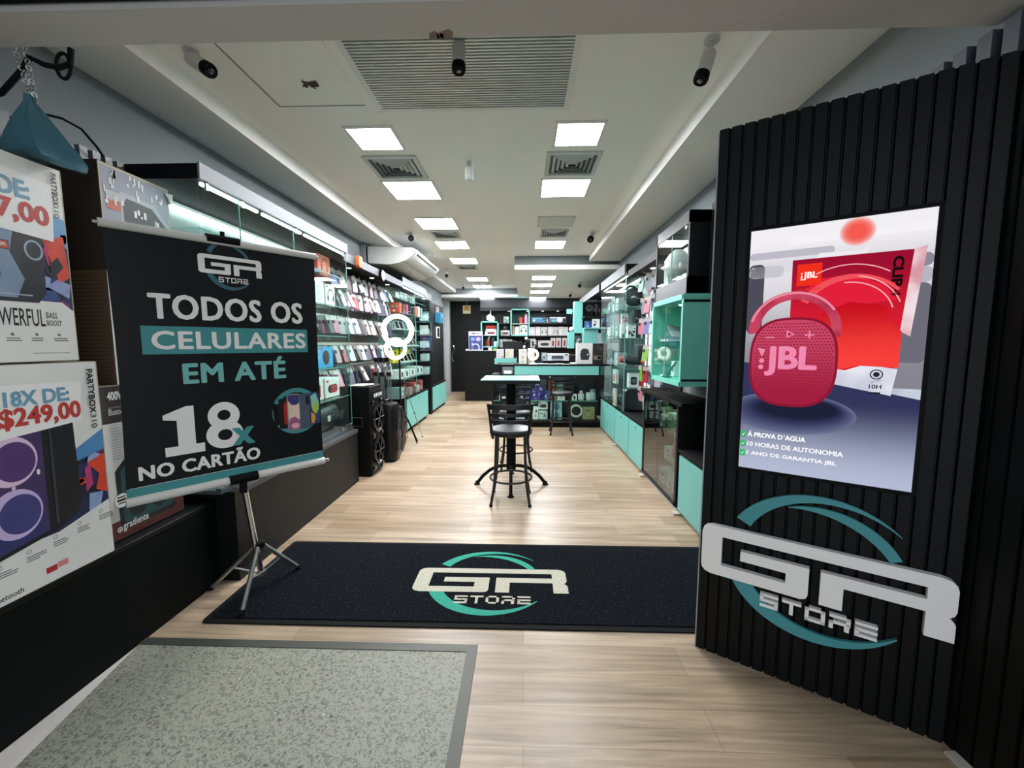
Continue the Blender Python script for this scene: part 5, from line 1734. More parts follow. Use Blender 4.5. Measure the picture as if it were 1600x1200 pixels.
for k, (lb, x0, x1, z0, z1, c, yy) in enumerate(low):
    art = a_round('3E6A78', None, '8FB9C4') if 'round' in lb else (a_long('1D1E22') if 'controller' in lb else a_blocks(['2F3A34', 'EFF2EC', c], k + 3))
    if 'gold' in lb:
        art = a_blocks(['6E6840', 'A39C68'], 2)
    pbox('gadget_box', lb + ' on the floor of the counter display', 'box', x0, x1, yy, yy + .14, z0, z1 + (.0 if z1 != .46 else 0), c, '-y', art, GC)
pbox('shelf_riser', 'black riser under the controller carton in the counter display', 'riser', .27, .45, 7.69, 7.9, .137, .309, '17181B', '-y', None, GC)
m = MB().ring((.99, 7.72, .28), (0, -1, .15), .105, .02, M('E2E4E6', .35), 40, 8, .5)
tag(m.build('ring_lamp'), 'white unlit ring lamp in the right half of the counter display', 'ring lamp', GC)
for k, (x, z, w_, h_, c) in enumerate(((-.30, .70, .12, .06, 'E6E6E6'), (-.30, .60, .12, .07, 'DADADA'), (-.30, .501, .12, .06, 'E0E0DE'), (-.47, .501, .12, .10, 'C9CCD2'), (-.47, .137, .16, .14, 'D9DADC'), (-.28, .137, .17, .13, 'B9BDC4'), (-.10, .501, .10, .16, '3A3550'), (-.10, .137, .11, .18, 'CFD2D6'))):
    lb = ['top white carton of the short stack', 'middle carton of the short stack', 'bottom carton of the short stack', 'silver carton at the far left', 'pale carton at the far left of the floor', 'grey carton behind the table column', 'dark violet carton next to the purple ones', 'pale carton under the dark violet one'][k]
    pbox('gadget_box', lb + ' in the counter display', 'box', x, x + w_, 7.62, 7.74, z, z + h_, c, '-y', a_blocks(['1E1F24', 'F0F0F0'], k + 11), GC)
# raised rear wing on the left
t = thing('counter_wing', 'raised teal ledge behind the left end of the counter', 'counter', (-.4, 8.5, 0))
MB().box(-.60, -.15, 8.3, 8.7, 0, 1.13, BLACK).build('carcass', t)
MB().box(-.60, -.15, 8.285, 8.3, 1.14, 1.255, TEAL).build('teal_band', t)
MB().box(-.60, -.15, 8.3, 8.7, 1.13, 1.258, BLACK).build('top', t)
for k, (x0, x1, c, cc) in enumerate(((-.565, -.415, 'C6C3C5', ['D88AA8', '8AA0C8', '30323A']), (-.385, -.215, 'C7C5BA', ['E2B08A', 'A8C89A', 'D9D0A0']))):
    pbox('price_frame', 'white price card with %s print standing on the teal ledge' % ('pink and blue', 'pale green')[k], 'card', x0, x1, 8.33, 8.35, 1.259, 1.445, c, '-y', a_blocks(cc, 7 + k), 'price cards')
t = thing('monitor', 'dark monitor seen from behind above the price cards', 'monitor', (-.25, 8.9, 1.13))
MB().rbox(-.46, -.05, 8.9, 8.93, 1.40, 1.60, .012, BLACK, 'y').build('screen_back', t, bevel=.004)
MB().box(-.28, -.24, 8.93, 8.95, 1.12, 1.42, MATTE).box(-.36, -.16, 8.86, 9.0, 1.105, 1.12, MATTE).build('stand', t)
MB().box(-.5, .1, 8.72, 9.2, 0, 1.105, BLACK).build('desk_block', None)
o = bpy.data.objects['desk_block']
o.name = 'back_desk'
tag(o, 'black desk block under the monitor behind the counter', 'desk')
# things on the counter
pbox('white_box', 'tall white carton with a small gold emblem on the counter', 'box', -.10, .05, 7.72, 7.84, 1.173, 1.445, 'C8C7C1', '-y', lambda A, w, h: A.disc(w * .5, h * .45, .022, M('B89A5A', .4), 1).rect(w * .3, h * .12, w * .7, h * .18, GREY, 1).rect(w * .2, h * .8, w * .8, h * .84, GREY, 1))
t = thing('ring_lamp', 'small lit ring lamp on the counter next to the printer', 'ring lamp', (.17, 7.8, 1.173))
MB().ring((.17, 7.8, 1.345), (-.15, -1, .0), .085, .024, EM('FFF3DC', 2.0), 40, 10, .5).build('ring', t)
MB().cyl((.17, 7.81, 1.18), (.17, 7.81, 1.262), .008, WHITE).build('pole', t)
MB().lathe([(.055, 0), (.055, .01), (.01, .015)], WHITE, (.17, 7.81, 1.173), (0, 0, 1), 20).build('base', t)
pbox('white_box', 'white carton leaning behind the small lit ring lamp', 'box', .07, .20, 7.88, 7.96, 1.173, 1.46, 'BDB9B5', '-y', None)
t = thing('printer', 'white printer on a black base on the counter', 'printer', (.60, 7.92, 1.173))
MB().rbox(.36, .84, 7.80, 8.08, 1.173, 1.225, .01, MATTE).build('base', t)
MB().rbox(.43, .85, 7.78, 8.08, 1.226, 1.36, .02, M('B9BBBF', .4), 'z').build('body', t, bevel=.008)
MB().box(.52, .74, 7.77, 7.79, 1.265, 1.325, M('3A3D44', .3)).build('paper_slot', t)
MB().box(.77, .82, 7.772, 7.79, 1.33, 1.355, MATTE).build('control_panel', t)
MB().box(.54, .72, 7.74, 7.78, 1.255, 1.263, M('B5B8BE', .4)).build('paper_tray', t)
pbox('gadget_box', 'grey patterned carton to the left of the printer', 'box', .33, .425, 7.74, 7.80, 1.226, 1.38, '7F9193', '-y', a_blocks(['D6DADA', '3C4648'], 2))
pm = MB()
for i in range(7):
    x0 = .08 + i * .10
    pm.box(x0, x0 + .16, 7.55 + (i % 2) * .03, 7.70 + (i % 2) * .03, 1.173 + (i % 3) * .003, 1.1755 + (i % 3) * .003, M(['E2E5E6', 'D3D6D8', 'BFD9DA', 'E9EAEA'][i % 4], .5))
tag(pm.build('paper_sheets'), 'loose white papers along the front edge of the counter', 'papers')
t = thing('phone_holder', 'dark phone holders and cables rising behind the ring lamp on the counter', 'holder', (.05, 8.05, 1.173))
MB().cyl((.05, 8.05, 1.173), (.05, 8.05, 1.62), .01, MATTE).cyl((.17, 8.05, 1.173), (.17, 8.05, 1.58), .01, MATTE).build('pole', t)
MB().lathe([(.06, 0), (.06, .012), (.01, .018)], MATTE, (.05, 8.05, 1.173), (0, 0, 1), 18).lathe([(.06, 0), (.06, .012), (.01, .018)], MATTE, (.17, 8.05, 1.173), (0, 0, 1), 18).build('base', t)
m = MB()
for i in range(9):
    c = Vector((.0 + RND.uniform(-.02, .24), 8.04 + RND.uniform(-.03, .03), 1.47 + RND.uniform(0, .16)))
    m.ball(c, RND.uniform(.014, .03), M(RND.choice(['3E5A54', '2B3E3C', '60706A', 'C9CFCC']), .4), 8)
m.tube([(.0, 8.05, 1.55), (.08, 8.03, 1.62), (.16, 8.05, 1.56), (.24, 8.05, 1.6)], .006, M('3E5A54', .4))
m.build('clips', t)
m = MB().ball((.04, 8.03, 1.65), .032, M('DADCDD', .3), 12)
m.build('bulb', t)
pbox('speaker_box', 'white carton with a black portable speaker on the right of the counter', 'box', .985, 1.275, 7.70, 7.90, 1.173, 1.50 + .06, 'CACAC8', '-y', lambda A, w, h: A.poly(crescent(w * .5, h * .52, w * .30, 20, 160, .02, .02, 20), INK, 1).poly([(w * .25, h * .2), (w * .75, h * .2), (w * .82, h * .42), (w * .7, h * .72), (w * .36, h * .74), (w * .2, h * .5)], M('22262B', .45, var=.2), 2).disc(w * .68, h * .45, .012, PAPER, 3))
pbox('gadget_box', 'dark brown carton beside the white speaker carton on the counter', 'box', 1.28, 1.545, 7.70, 7.95, 1.173, 1.555, '17110F', '-y', a_blocks(['2B2320', '6A5E56', '3A302C'], 5))
pbox('white_box', 'flat white router carton at the right of the papers on the counter', 'box', .86, .975, 7.62, 7.72, 1.173, 1.20, 'E6E8E8', '-y', None)
t = thing('small_card', 'white card in a grey holder behind the high table', 'card', (-.3, 7.6, 1.0))
MB().box(-.43, -.19, 7.60, 7.66, 1.172, 1.175, GREY).box(-.40, -.20, 7.485, 7.50, 1.0, 1.13, M('5D666C', .4)).build('holder', t)
MB().box(-.37, -.23, 7.475, 7.484, 1.0, 1.06, M('CFE0E0', .5)).build('card', t)
# ================================================================== DARK DESK AND BACK SHELVES
t = thing('reception_desk', 'tall plain black desk in front of the back door', 'desk', (-1.14, 11.3, 0))
MB().box(-1.60, -.70, 11.0, 11.55, 0, 1.335, M('060608', .45, var=.1, spec=.25)).build('body', t)
MB().box(-1.61, -.70, 10.99, 11.56, 1.335, 1.362, BLACK).build('top', t, bevel=.004)


def a_poster(A, w, h):
    A.rect(0, 0, w, h, M('E4E6EC', .5), 0)
    A.rect(.02 * w, .05 * h, .98 * w, .78 * h, M('3E4A86', .5, var=.5, scale=12), 1)
    A.rect(.2 * w, .86 * h, .5 * w, .92 * h, M('4A4C58', .5), 2).rect(.53 * w, .86 * h, .8 * w, .91 * h, M('5A5C68', .5), 2)
    A.disc(.3 * w, .6 * h, .14 * w, M('7C9AD8', .5), 2, .09 * h).disc(.7 * w, .6 * h, .18 * w, M('B8A2D6', .5), 2, .10 * h)
    A.band(.5 * w, .05 * h + .16 * w, .30 * w, .03, M('C9CEDC', .5), 3)
    A.rect(.22 * w, .1 * h, .30 * w, .4 * h, M('D8DCE8', .5), 3)


pbox('poster_carton', 'large white and purple poster carton on the black desk', 'box', -1.50, -1.13, 11.1, 11.2, 1.363, 1.88, 'E4E6EC', '-y', a_poster)
pbox('white_box', 'low white carton at the left end of the black desk', 'box', -1.58, -1.51, 11.06, 11.14, 1.363, 1.41, 'E6E6E6', '-y', None)
pm = MB()
for i in range(4):
    pm.box(-1.12 + i * .06, -1.0 + i * .06, 11.05, 11.15, 1.363 + i * .004, 1.366 + i * .004, M(['C9CCD2', 'DADCDE', 'B7BABF', 'E6E6E6'][i], .5))
tag(pm.build('paper_sheets'), 'papers lying on the black desk', 'papers')
pbox('white_box', 'small white cube under the left teal wall cube on the desk', 'box', -.97, -.88, 11.08, 11.16, 1.363, 1.44, 'DADDDD', '-y', None)
pbox('gadget_box', 'small lime green carton on the black desk', 'box', -.84, -.74, 11.06, 11.12, 1.363, 1.42, '8CC86A', '-y', None)

BS = 12.35          # front of the back shelves
t = thing('wall_shelving', 'black back wall shelving with a lit black header', 'shelving', (.2, 12.6, 0))
MB().box(-1.31, 1.71, 12.62, 12.70, 0, 2.885, BLACK).build('back_board', t)
MB().box(-1.31, 1.71, 12.30, 12.62, 2.52, 2.62, BLACK).build('header_ledge', t)
MB().box(-1.31, 1.71, 12.32, 12.36, 2.62, 2.885, M('1C1F24', .35)).build('header', t)
for z, x0 in ((2.165, -.85), (1.79, -.85), (1.44, -.85)):
    MB().box(x0, 1.70, BS, 12.62, z - .035, z, BLACK).build('shelf', t)
for x in (-.46, .10, .55, 1.0, 1.45):
    MB().lathe([(.035, 0), (.035, -.004), (.025, -.005)], EM('FFF9EE', 5.0), (x, 12.45, 2.52), (0, 0, 1), 14).build('downlight', t)
for x in (-.95, .62, 1.45):
    pass


def cube(name, label, x0, x1, z0, z1, zm, y0=12.0, y1=12.6):
    t = thing(name, label, 'wall cube', ((x0 + x1) / 2, 12.3, z0), 0, 'teal wall cubes')
    k = .035
    MB().box(x0, x0 + k, y0, y1, z0, z1, TEAL).box(x1 - k, x1, y0, y1, z0, z1, TEAL).box(x0, x1, y0, y1, z0, z0 + k, TEAL).box(x0, x1, y0, y1, z1 - k, z1, TEAL).build('frame', t)
    MB().box(x0 + k, x1 - k, y1 - .02, y1, z0 + k, z1 - k, M('1F5A50', .5)).build('back', t)
    MB().box(x0 + k, x1 - k, y0 + .01, y1 - .02, zm - .012, zm, M('BFE6DE', .3)).build('shelf', t)
    return t


cube('wall_cube', 'left teal wall cube with red speakers, above the black desk', -1.27, -.755, 1.44, 2.20, 1.80)
cube('wall_cube', 'right teal wall cube with cups and headphone cartons', -.40, .155, 1.775, 2.555, 2.13)
GB = 'goods in the teal wall cubes'
cyl_speaker('cylinder_speaker', 'red cylinder speaker on the white carton in the left teal cube', 'speaker', (-1.13, 12.2, 2.04), (-.82, 12.2, 2.04), .055, 'C43A32', group=GB)
pbox('speaker_box', 'white carton with a dark red speaker in the left teal cube', 'box', -1.15, -.82, 12.1, 12.3, 1.801, 1.94, 'C2C0BE', '-y', a_long('7A2530'), GB)
pbox('riser', 'thin white riser holding the red speaker in the left teal cube', 'box', -1.13, -.83, 12.12, 12.28, 1.945, 1.984, 'D8DAD8', '-y', None, GB)
t = thing('tumbler', 'red tumbler with a white fan on top, left teal cube', 'tumbler', (-1.07, 12.15, 1.476), 0, GB)
MB().lathe([(.045, 0), (.058, .17), (.06, .175)], M('C23A36', .35), (-1.07, 12.15, 1.476), (0, 0, 1), 18).build('cup', t)
MB().tube([(-1.07, 12.15, 1.64), (-1.05, 12.15, 1.70), (-1.02, 12.15, 1.77)], .018, WHITE).build('fan_handle', t)
pbox('gadget_box', 'dark green carton in the left teal cube', 'box', -.97, -.88, 12.2, 12.35, 1.476, 1.74, '2A4A40', '-y', a_tall('1A2A26'), GB)
t = thing('mug', 'white mug in the left teal cube', 'mug', (-.84, 12.12, 1.476), 0, GB)
MB().lathe([(.05, 0), (.055, .14), (.052, .145)], M('D9EAE6', .3), (-.845, 12.12, 1.476), (0, 0, 1), 18).build('body', t)
for x, c, cn, h, r in ((-.24, '1B2A3C', 'black', .175, .048), (-.10, 'D8493C', 'red', .165, .05)):
    t = thing('tumbler', cn + ' tumbler on the upper shelf of the right teal cube', 'tumbler', (x, 12.15, 2.131), 0, GB)
    MB().lathe([(r * .75, 0), (r, h), (r * 1.05, h + .005)], M(c, .35), (x, 12.15, 2.131), (0, 0, 1), 18).build('cup', t)
    MB().lathe([(r * 1.08, h + .005), (r * 1.08, h + .02), (r * .9, h + .024)], M(c, .25), (x, 12.15, 2.131), (0, 0, 1), 18).build('lid', t)
t = thing('bottle', 'tall pink bottle in the right teal cube', 'bottle', (.055, 12.15, 2.131), 0, GB)
MB().lathe([(.05, 0), (.055, .01), (.055, .19), (.035, .22)], M('D77FA3', .35), (.055, 12.15, 2.131), (0, 0, 1), 18).build('body', t)
MB().lathe([(.037, .22), (.04, .225), (.04, .27), (.03, .275)], M('E39BB8', .35), (.055, 12.15, 2.131), (0, 0, 1), 16).build('cap', t)
pbox('gadget_box', 'slim orange carton in the lower half of the right teal cube', 'box', -.345, -.30, 12.1, 12.25, 1.812, 2.08, 'B98A74', '-y', None, GB)
pbox('headphone_carton', 'white carton with pink headphones in the right teal cube', 'box', -.285, -.155, 12.08, 12.2, 1.812, 2.05, 'BFBFBD', '-y', a_phones('C79AA4'), GB)
pbox('headphone_carton', 'white carton with black headphones in the right teal cube', 'box', -.14, .095, 12.06, 12.2, 1.812, 2.09, 'B4C6C4', '-y', a_phones('15161A'), GB)
# lamp hanging over the left cube
t = thing('clip_fan', 'white round fan hanging above the left teal cube', 'fan', (-1.0, 12.25, 2.25))
MB().cyl((-1.0, 12.25, 2.52), (-1.0, 12.25, 2.36), .012, WHITE).build('hanger', t)
MB().lathe([(.07, 0), (.09, .02), (.09, .05), (.06, .06)], WHITE, (-1.03, 12.22, 2.31), (.2, -1, 0), 22).lathe([(.06, 0), (.08, .02), (.08, .05), (.05, .06)], M('D6DEE0', .4), (-.94, 12.22, 2.28), (-.2, -1, 0), 22).build('head', t)
GS = 'goods on the back wall shelves'
pbox('gadget_box', 'black and white picture carton on the header level between the teal cubes', 'box', -.62, -.46, 12.40, 12.5, 2.166, 2.36, '8FA294', '-y', a_blocks(['1B1D1E', 'E9ECEA', '6F8276'], 3), GS)
pbox('speaker_box', 'white carton with a dark red speaker between the teal cubes', 'box', -.71, -.44, 12.40, 12.52, 1.791, 1.95, 'C2C0BF', '-y', a_long('7A2530'), GS)
t = thing('round_gadget', 'round black gadget on the white red speaker carton between the cubes', 'gadget', (-.575, 12.46, 1.951), 0, GS)
MB().lathe([(.05, 0), (.062, .015), (.062, .04), (.04, .05)], M('2A2A2D', .35), (-.575, 12.47, 2.02), (0, -1, 0), 20).build('body', t)
MB().box(-.62, -.53, 12.42, 12.50, 1.951, 1.962, GREY).build('base', t)
pbox('gadget_box', 'long blue keyboard carton on the top back shelf', 'box', .20, .645, 12.40, 12.5, 2.166, 2.35, '1E3A52', '-y', lambda A, w, h: A.rect(.02, .02, w - .02, h * .5, M('2C5E80', .4), 1).rect(.04, h * .6, w - .1, h * .8, M('4E93B8', .4), 1).disc(.09, h * .4, .03, M('B8E4F2', .4), 2), GS)
pbox('gadget_box', 'narrow black and white carton next to the blue keyboard carton', 'box', .66, .735, 12.42, 12.5, 2.166, 2.34, '2A2C33', '-y', a_blocks(['E3E5EA', 'C8CBD6'], 1), GS)
pbox('gadget_box', 'white and cyan toy carton on the top back shelf', 'box', .75, 1.255, 12.40, 12.5, 2.166, 2.345, '3D4A58', '-y', lambda A, w, h: A.rect(.02, h * .8, w - .02, h * .95, PAPER, 1).rect(.06, .04, w * .5, h * .6, M('5FA0AC', .4), 1).disc(w * .62, h * .55, .085, M('D9D2EA', .4), 2, .08).rect(w * .8, .02, w - .02, h * .7, M('20242C', .4), 1), GS)
for k, (x0, x1, art, lb) in enumerate(((.16, .325, a_round('C9BFC2'), 'white carton with a pale round print, leftmost on the middle back shelf'), (.335, .485, a_round('D0CACE'), 'second white carton on the middle back shelf'),
                                       (.50, .69, a_phones('15161A'), 'white carton with black headphones, left one on the middle back shelf'), (.71, .855, a_round('C6C2C4'), 'pale carton between the two black headphone cartons on the middle back shelf'),
                                       (.86, 1.005, a_phones('15161A'), 'white carton with black headphones, right one on the middle back shelf'), (1.025, 1.165, a_tall('C2CFC6'), 'white carton with greenish print on the middle back shelf'), (1.17, 1.31, a_round('B9C6BC'), 'rightmost white carton on the middle back shelf'))):
    pbox('headphone_carton', lb, 'box', x0, x1, 12.40, 12.52, 1.791, 2.045 + .01 * (k % 2), 'BDBABB', '-y', art, GS)
for k, (x0, x1, z1, art, lb) in enumerate(((.185, .335, 1.70, a_tall('5E646A'), 'small white carton with a grey device on the lowest back shelf'), (.42, .79, 1.645, a_long('15161A'), 'wide white carton with a black speaker on the lowest back shelf'), (.80, .93, 1.72, a_tall('7A2530'), 'white carton with a red speaker, first of three on the lowest back shelf'),
                                           (.955, 1.105, 1.725, a_tall('A8303A'), 'white carton with a red speaker, second of three on the lowest back shelf'), (1.145, 1.275, 1.725, a_tall('7A2530'), 'white carton with a red speaker, third of three on the lowest back shelf'))):
    pbox('speaker_box', lb, 'box', x0, x1, 12.40, 12.52, 1.441, z1, 'C0BDBD', '-y', art, GS)
for k, (x0, x1, z0, z1) in enumerate(((-.74, -.65, 1.441, 1.69), (-.64, -.53, 1.441, 1.69), (-.52, -.36, 1.441, 1.68), (-.34, -.24, 1.441, 1.64))):
    pbox('headphone_carton', '%s white headphone carton half hidden by the dark monitor' % ORD[k], 'box', x0, x1, 12.40, 12.5, z0, z1, 'B9B9B9', '-y', a_phones('1C1D22'), GS)

# ================================================================== RIGHT SIDE
RX = 1.40


def low_cab(label, y0, y1, doors, top=.60, x=RX):
    t = thing('low_cabinet', label, 'cabinet', (1.55, (y0 + y1) / 2, 0), 0, 'low cabinets with teal fronts')
    MB().box(x + .018, 1.715, y0, y1, .05, top - .03, BLACK).build('carcass', t)
    MB().box(x - .005, 1.715, y0, y1, top - .03, top, MATTE).build('top', t, bevel=.003)
    MB().box(x + .05, 1.70, y0, y1, 0, .05, MATTE).build('plinth', t)
    MB().box(x + .035, x + .05, y0, y1, .0, .045, STEEL).build('base_strip', t, label='metal base strip')
    n = len(doors)
    for a, b in doors:
        flap(t, x + .018, a + .008, b - .008, .045, top - .05, -1)
    return t


low_cab('low black cabinet with one teal door, closest to the entrance on the right', 2.62, 3.68, [(2.64, 3.66)])
low_cab('long black cabinet with three teal doors running along the right wall', 4.77, 7.48, [(4.79, 5.44), (5.45, 6.27), (6.29, 7.46)])
for y in (3.66, 4.74, 6.2):
    tag(MB().box(RX - .045, RX + .02, y - .05, y + .03, 0, .022, M('B9AFA0', .5)).build('floor_bracket'), 'small pale floor block at the foot of the right cabinets, %s from the entrance' % {3.66: 'first', 4.74: 'second', 6.2: 'third'}[y], 'block')
t = thing('glass_cabinet', 'tall black cabinet with a glass front under the teal display box', 'cabinet', (1.55, 4.2, 0))
MB().box(1.39, 1.715, 3.685, 3.73, .06, 1.0, BLACK).build('side_panel', t)
MB().box(1.39, 1.715, 4.72, 4.765, .06, 1.0, BLACK).build('side_panel', t)
MB().box(1.69, 1.715, 3.73, 4.72, .06, 1.0, BLACK).build('back_panel', t)
MB().box(1.39, 1.715, 3.68, 4.77, .05, .09, BLACK).build('base_board', t)
MB().box(1.36, 1.715, 3.55, 4.80, 1.0, 1.035, MATTE).build('top', t, bevel=.003)
MB().box(1.42, 1.70, 3.7, 4.75, 0, .05, MATTE).box(1.405, 1.42, 3.68, 4.77, 0, .045, STEEL).build('plinth', t)
for a, b in ((3.735, 4.24), (4.215, 4.715)):
    MB().box(1.395, 1.401, a, b, .095, .995, glass('C9D6D4', 'smoked_glass', 1.6)).build('glass_door', t)
for z in (.36, .66):
    MB().box(1.41, 1.69, 3.735, 4.715, z, z + .008, GLASS).build('glass_shelf', t)
MB().cyl((1.388, 4.2, .97), (1.41, 4.2, .97), .014, CHROME).cyl((1.388, 4.26, .97), (1.41, 4.26, .97), .014, CHROME).build('lock', t)
MB().box(1.45, 1.66, 3.75, 4.70, .985, .998, EM('F4FFFC', 2.0)).build('light_tube', t)
GK = 'goods in the right glass cabinet'
for k, (y0, y1, z0, z1, c, lb) in enumerate(((3.78, 3.98, .669, .83, 'D3D8D2', 'white and green carton, nearest on the top shelf'), (4.0, 4.14, .669, .86, 'B7C89A', 'pale green carton on the top shelf'), (4.2, 4.4, .669, .80, '7E9488', 'grey green carton at the back of the top shelf'),
                                              (3.80, 4.0, .369, .52, 'D9DCE0', 'silver carton with a pink bow'), (4.02, 4.22, .369, .50, 'C7CBD0', 'pale carton on the middle shelf'),
                                              (3.78, 3.96, .092, .27, 'E4E2DC', 'white picture carton nearest on the floor'), (3.98, 4.14, .092, .25, 'DCDAD2', 'second white carton on the floor'), (4.18, 4.34, .092, .24, 'CFCDC4', 'third pale carton on the floor'))):
    pbox('gadget_box', lb + ' of the right glass cabinet', 'box', 1.46, 1.62, y0, y1, z0, z1, c, 'x', a_blocks(['2F3A34', 'F0F0EE', '8A9A90', 'C89A70'], k + 20), GK)
m = MB().ball((1.45, 3.86, .58), .05, M('D9698E', .4), 12, (.6, 1, 1.2)).ball((1.45, 3.86, .66), .03, M('E07FA0', .4), 10).ball((1.45, 3.90, .50), .055, M('C9557E', .4), 12, (.5, 1, .9))
tag(m.build('plush_toy'), 'pink plush toy leaning on the silver carton in the right glass cabinet', 'toy', GK)

# ---- teal display box
t = thing('display_box', 'teal display box with glass front on the right wall', 'display box', (1.5, 3.9, 1.19))
TX, TY0, TY1, TZ0, TZ1 = 1.31, 3.47, 4.28, 1.193, 1.958
TM = M('6CC4B2', .5, var=.03)
MB().box(TX, 1.715, TY0, TY0 + .03, TZ0, TZ1, TM).build('side_panel', t)
MB().box(TX, 1.715, TY1 - .03, TY1, TZ0, TZ1, TM).build('side_panel', t)
MB().box(1.695, 1.715, TY0, TY1, TZ0, TZ1, TM).build('back_panel', t)
MB().box(TX, 1.715, TY0 - .004, TY1, TZ0 - .004, TZ0 + .035, TM).build('bottom_panel', t)
MB().box(TX, 1.715, TY0 - .004, TY1, TZ1 - .04, TZ1 + .004, TM).build('top_panel', t)
MB().box(TX + .01, 1.71, TY0 - .0015, TY0, TZ1 - .065, TZ1 - .045, MATTE).box(TX + .01, 1.71, TY0 - .0015, TY0, TZ0 + .04, TZ0 + .058, MATTE).build('joint_strip', t)  # black strips laid on the near panel, standing for recessed joints
for a, b in ((TY0 + .032, 3.90), (3.885, TY1 - .032)):
    MB().box(TX + .012, TX + .018, a, b, TZ0 + .036, TZ1 - .042, GLASS).build('glass_door', t)
MB().box(TX + .011, TX + .019, 3.898, 3.902, TZ0 + .036, TZ1 - .042, GEDGE).build('glass_edge', t)
MB().box(TX + .08, 1.69, TY0 + .03, TY1 - .03, 1.565, 1.573, GLASS).build('glass_shelf', t)
for y in (3.66, 3.98):
    MB().lathe([(.035, 0), (.035, -.006), (.026, -.008)], EM('FFFBF0', 6.0), (1.5, y, TZ1 - .042), (0, 0, 1), 16).build('downlight', t)
MB().cyl((TX + .006, 3.90, TZ0 + .06), (TX + .03, 3.90, TZ0 + .06), .016, CHROME).build('lock', t)
GT = 'goods in the teal display box'
t = thing('ring_lamp', 'small white unlit ring lamp in the teal display box', 'ring lamp', (1.41, 4.16, 1.23), 0, GT)
MB().ring((1.40, 4.15, 1.45), (-.9, -1, 0), .05, .02, M('F1F0EE', .4), 36, 10, .5).build('ring', t)
MB().cyl((1.41, 4.16, 1.235), (1.41, 4.16, 1.40), .006, WHITE).build('pole', t)
MB().lathe([(.04, 0), (.04, .01), (.008, .016)], WHITE, (1.41, 4.16, 1.228), (0, 0, 1), 16).build('base', t)
t = thing('display_phone', 'phone on a sloped stand on the glass shelf of the teal box', 'phone', (1.5, 4.12, 1.574), 0, GT)
MB().prism([(-.12, 0), (.12, 0), (.12, .02), (-.12, .02)], (1.5, 4.0, 1.574), (1, 0, 0), (0, 0, 1), (0, .22, 0), M('D8DEDC', .4)).build('stand', t)
m = MB().rbox(-.08, .08, -.11, .11, 0, .012, .012, M('8E9496', .25))
m.turn(Matrix.Translation((1.50, 4.10, 1.655)) @ Matrix.Rotation(.62, 4, 'X') @ Matrix.Rotation(.25, 4, 'Y'))
m.build('body', t)
pbox('white_box', 'tall white carton at the near end of the teal box', 'box', 1.54, 1.66, 3.86, 3.96, 1.229, 1.53, 'DDE6E2', 'x', a_tall('A9B6B2'), GT)
for k, (x0, y0, h_) in enumerate(((1.50, 4.15, .10), (1.46, 4.03, .15), (1.56, 4.04, .10), (1.50, 3.82, .12), (1.48, 3.68, .08))):
    pbox('white_box', 'low white carton, %s from the far end in the teal box' % ORD[(0, 2, 1, 3, 4)[k]], 'box', x0, x0 + .1, y0, y0 + .08, 1.229, 1.229 + h_, 'E2E9E6', 'x', a_round('5F8F86'), GT)
t = thing('folding_stand', 'green folding stand unfolded in the teal box', 'stand', (1.38, 3.98, 1.229), 0, GT)
MB().prism([(0, 0), (.022, 0), (.022, .20), (0, .20)], (1.355, 4.0, 1.234), (.75, -.6, .0), (.25, -.7, .75), (.01, 0, .004), M('4C8F7E', .4)).build('arm', t)
MB().box(1.34, 1.41, 3.94, 4.02, 1.229, 1.238, M('3E7F70', .4)).build('base', t)

# ---- black upper display with the mannequin head
t = thing('upper_display', 'black framed glass display with a white mannequin head, above the teal box', 'display box', (1.55, 4.0, 1.98))
UX, UY0, UY1 = 1.38, 3.57, 4.44
MB().box(UX, 1.715, UY0, UY0 + .03, 1.975, 2.66, BLACK).build('side_panel', t)
MB().box(UX, 1.715, UY1 - .03, UY1, 1.975, 2.66, BLACK).build('side_panel', t)
MB().box(1.695, 1.715, UY0, UY1, 1.975, 2.66, M('33373C', .5)).build('back_panel', t)
MB().box(UX, 1.715, UY0, UY1, 2.56, 2.66, M('26282C', .4)).build('top_fascia', t)
MB().box(UX, 1.715, UY0, UY1, 1.975, 2.12, M('2E3136', .4)).build('bottom_fascia', t)
MB().box(UX + .006, UX + .012, UY0 + .03, UY1 - .03, 2.12, 2.56, GLASS).build('glass_front', t)
MB().box(UX + .005, UX + .013, 4.0, 4.004, 2.12, 2.56, GEDGE).build('glass_edge', t)
MB().box(1.64, 1.694, UY0 + .05, UY1 - .04, 2.44, 2.52, EM('F2F6F6', 1.5)).build('light_tube', t)
MB().lathe([(.03, 0), (.03, -.005), (.02, -.007)], EM('FFFBF0', 4.0), (1.5, 3.8, 2.56), (0, 0, 1), 16).build('downlight', t)
MB().cyl((UX, 3.66, 2.54), (UX + .02, 3.66, 2.54), .016, WHITE).cyl((UX, 4.35, 2.54), (UX + .02, 4.35, 2.54), .016, WHITE).build('glass_clip', t)
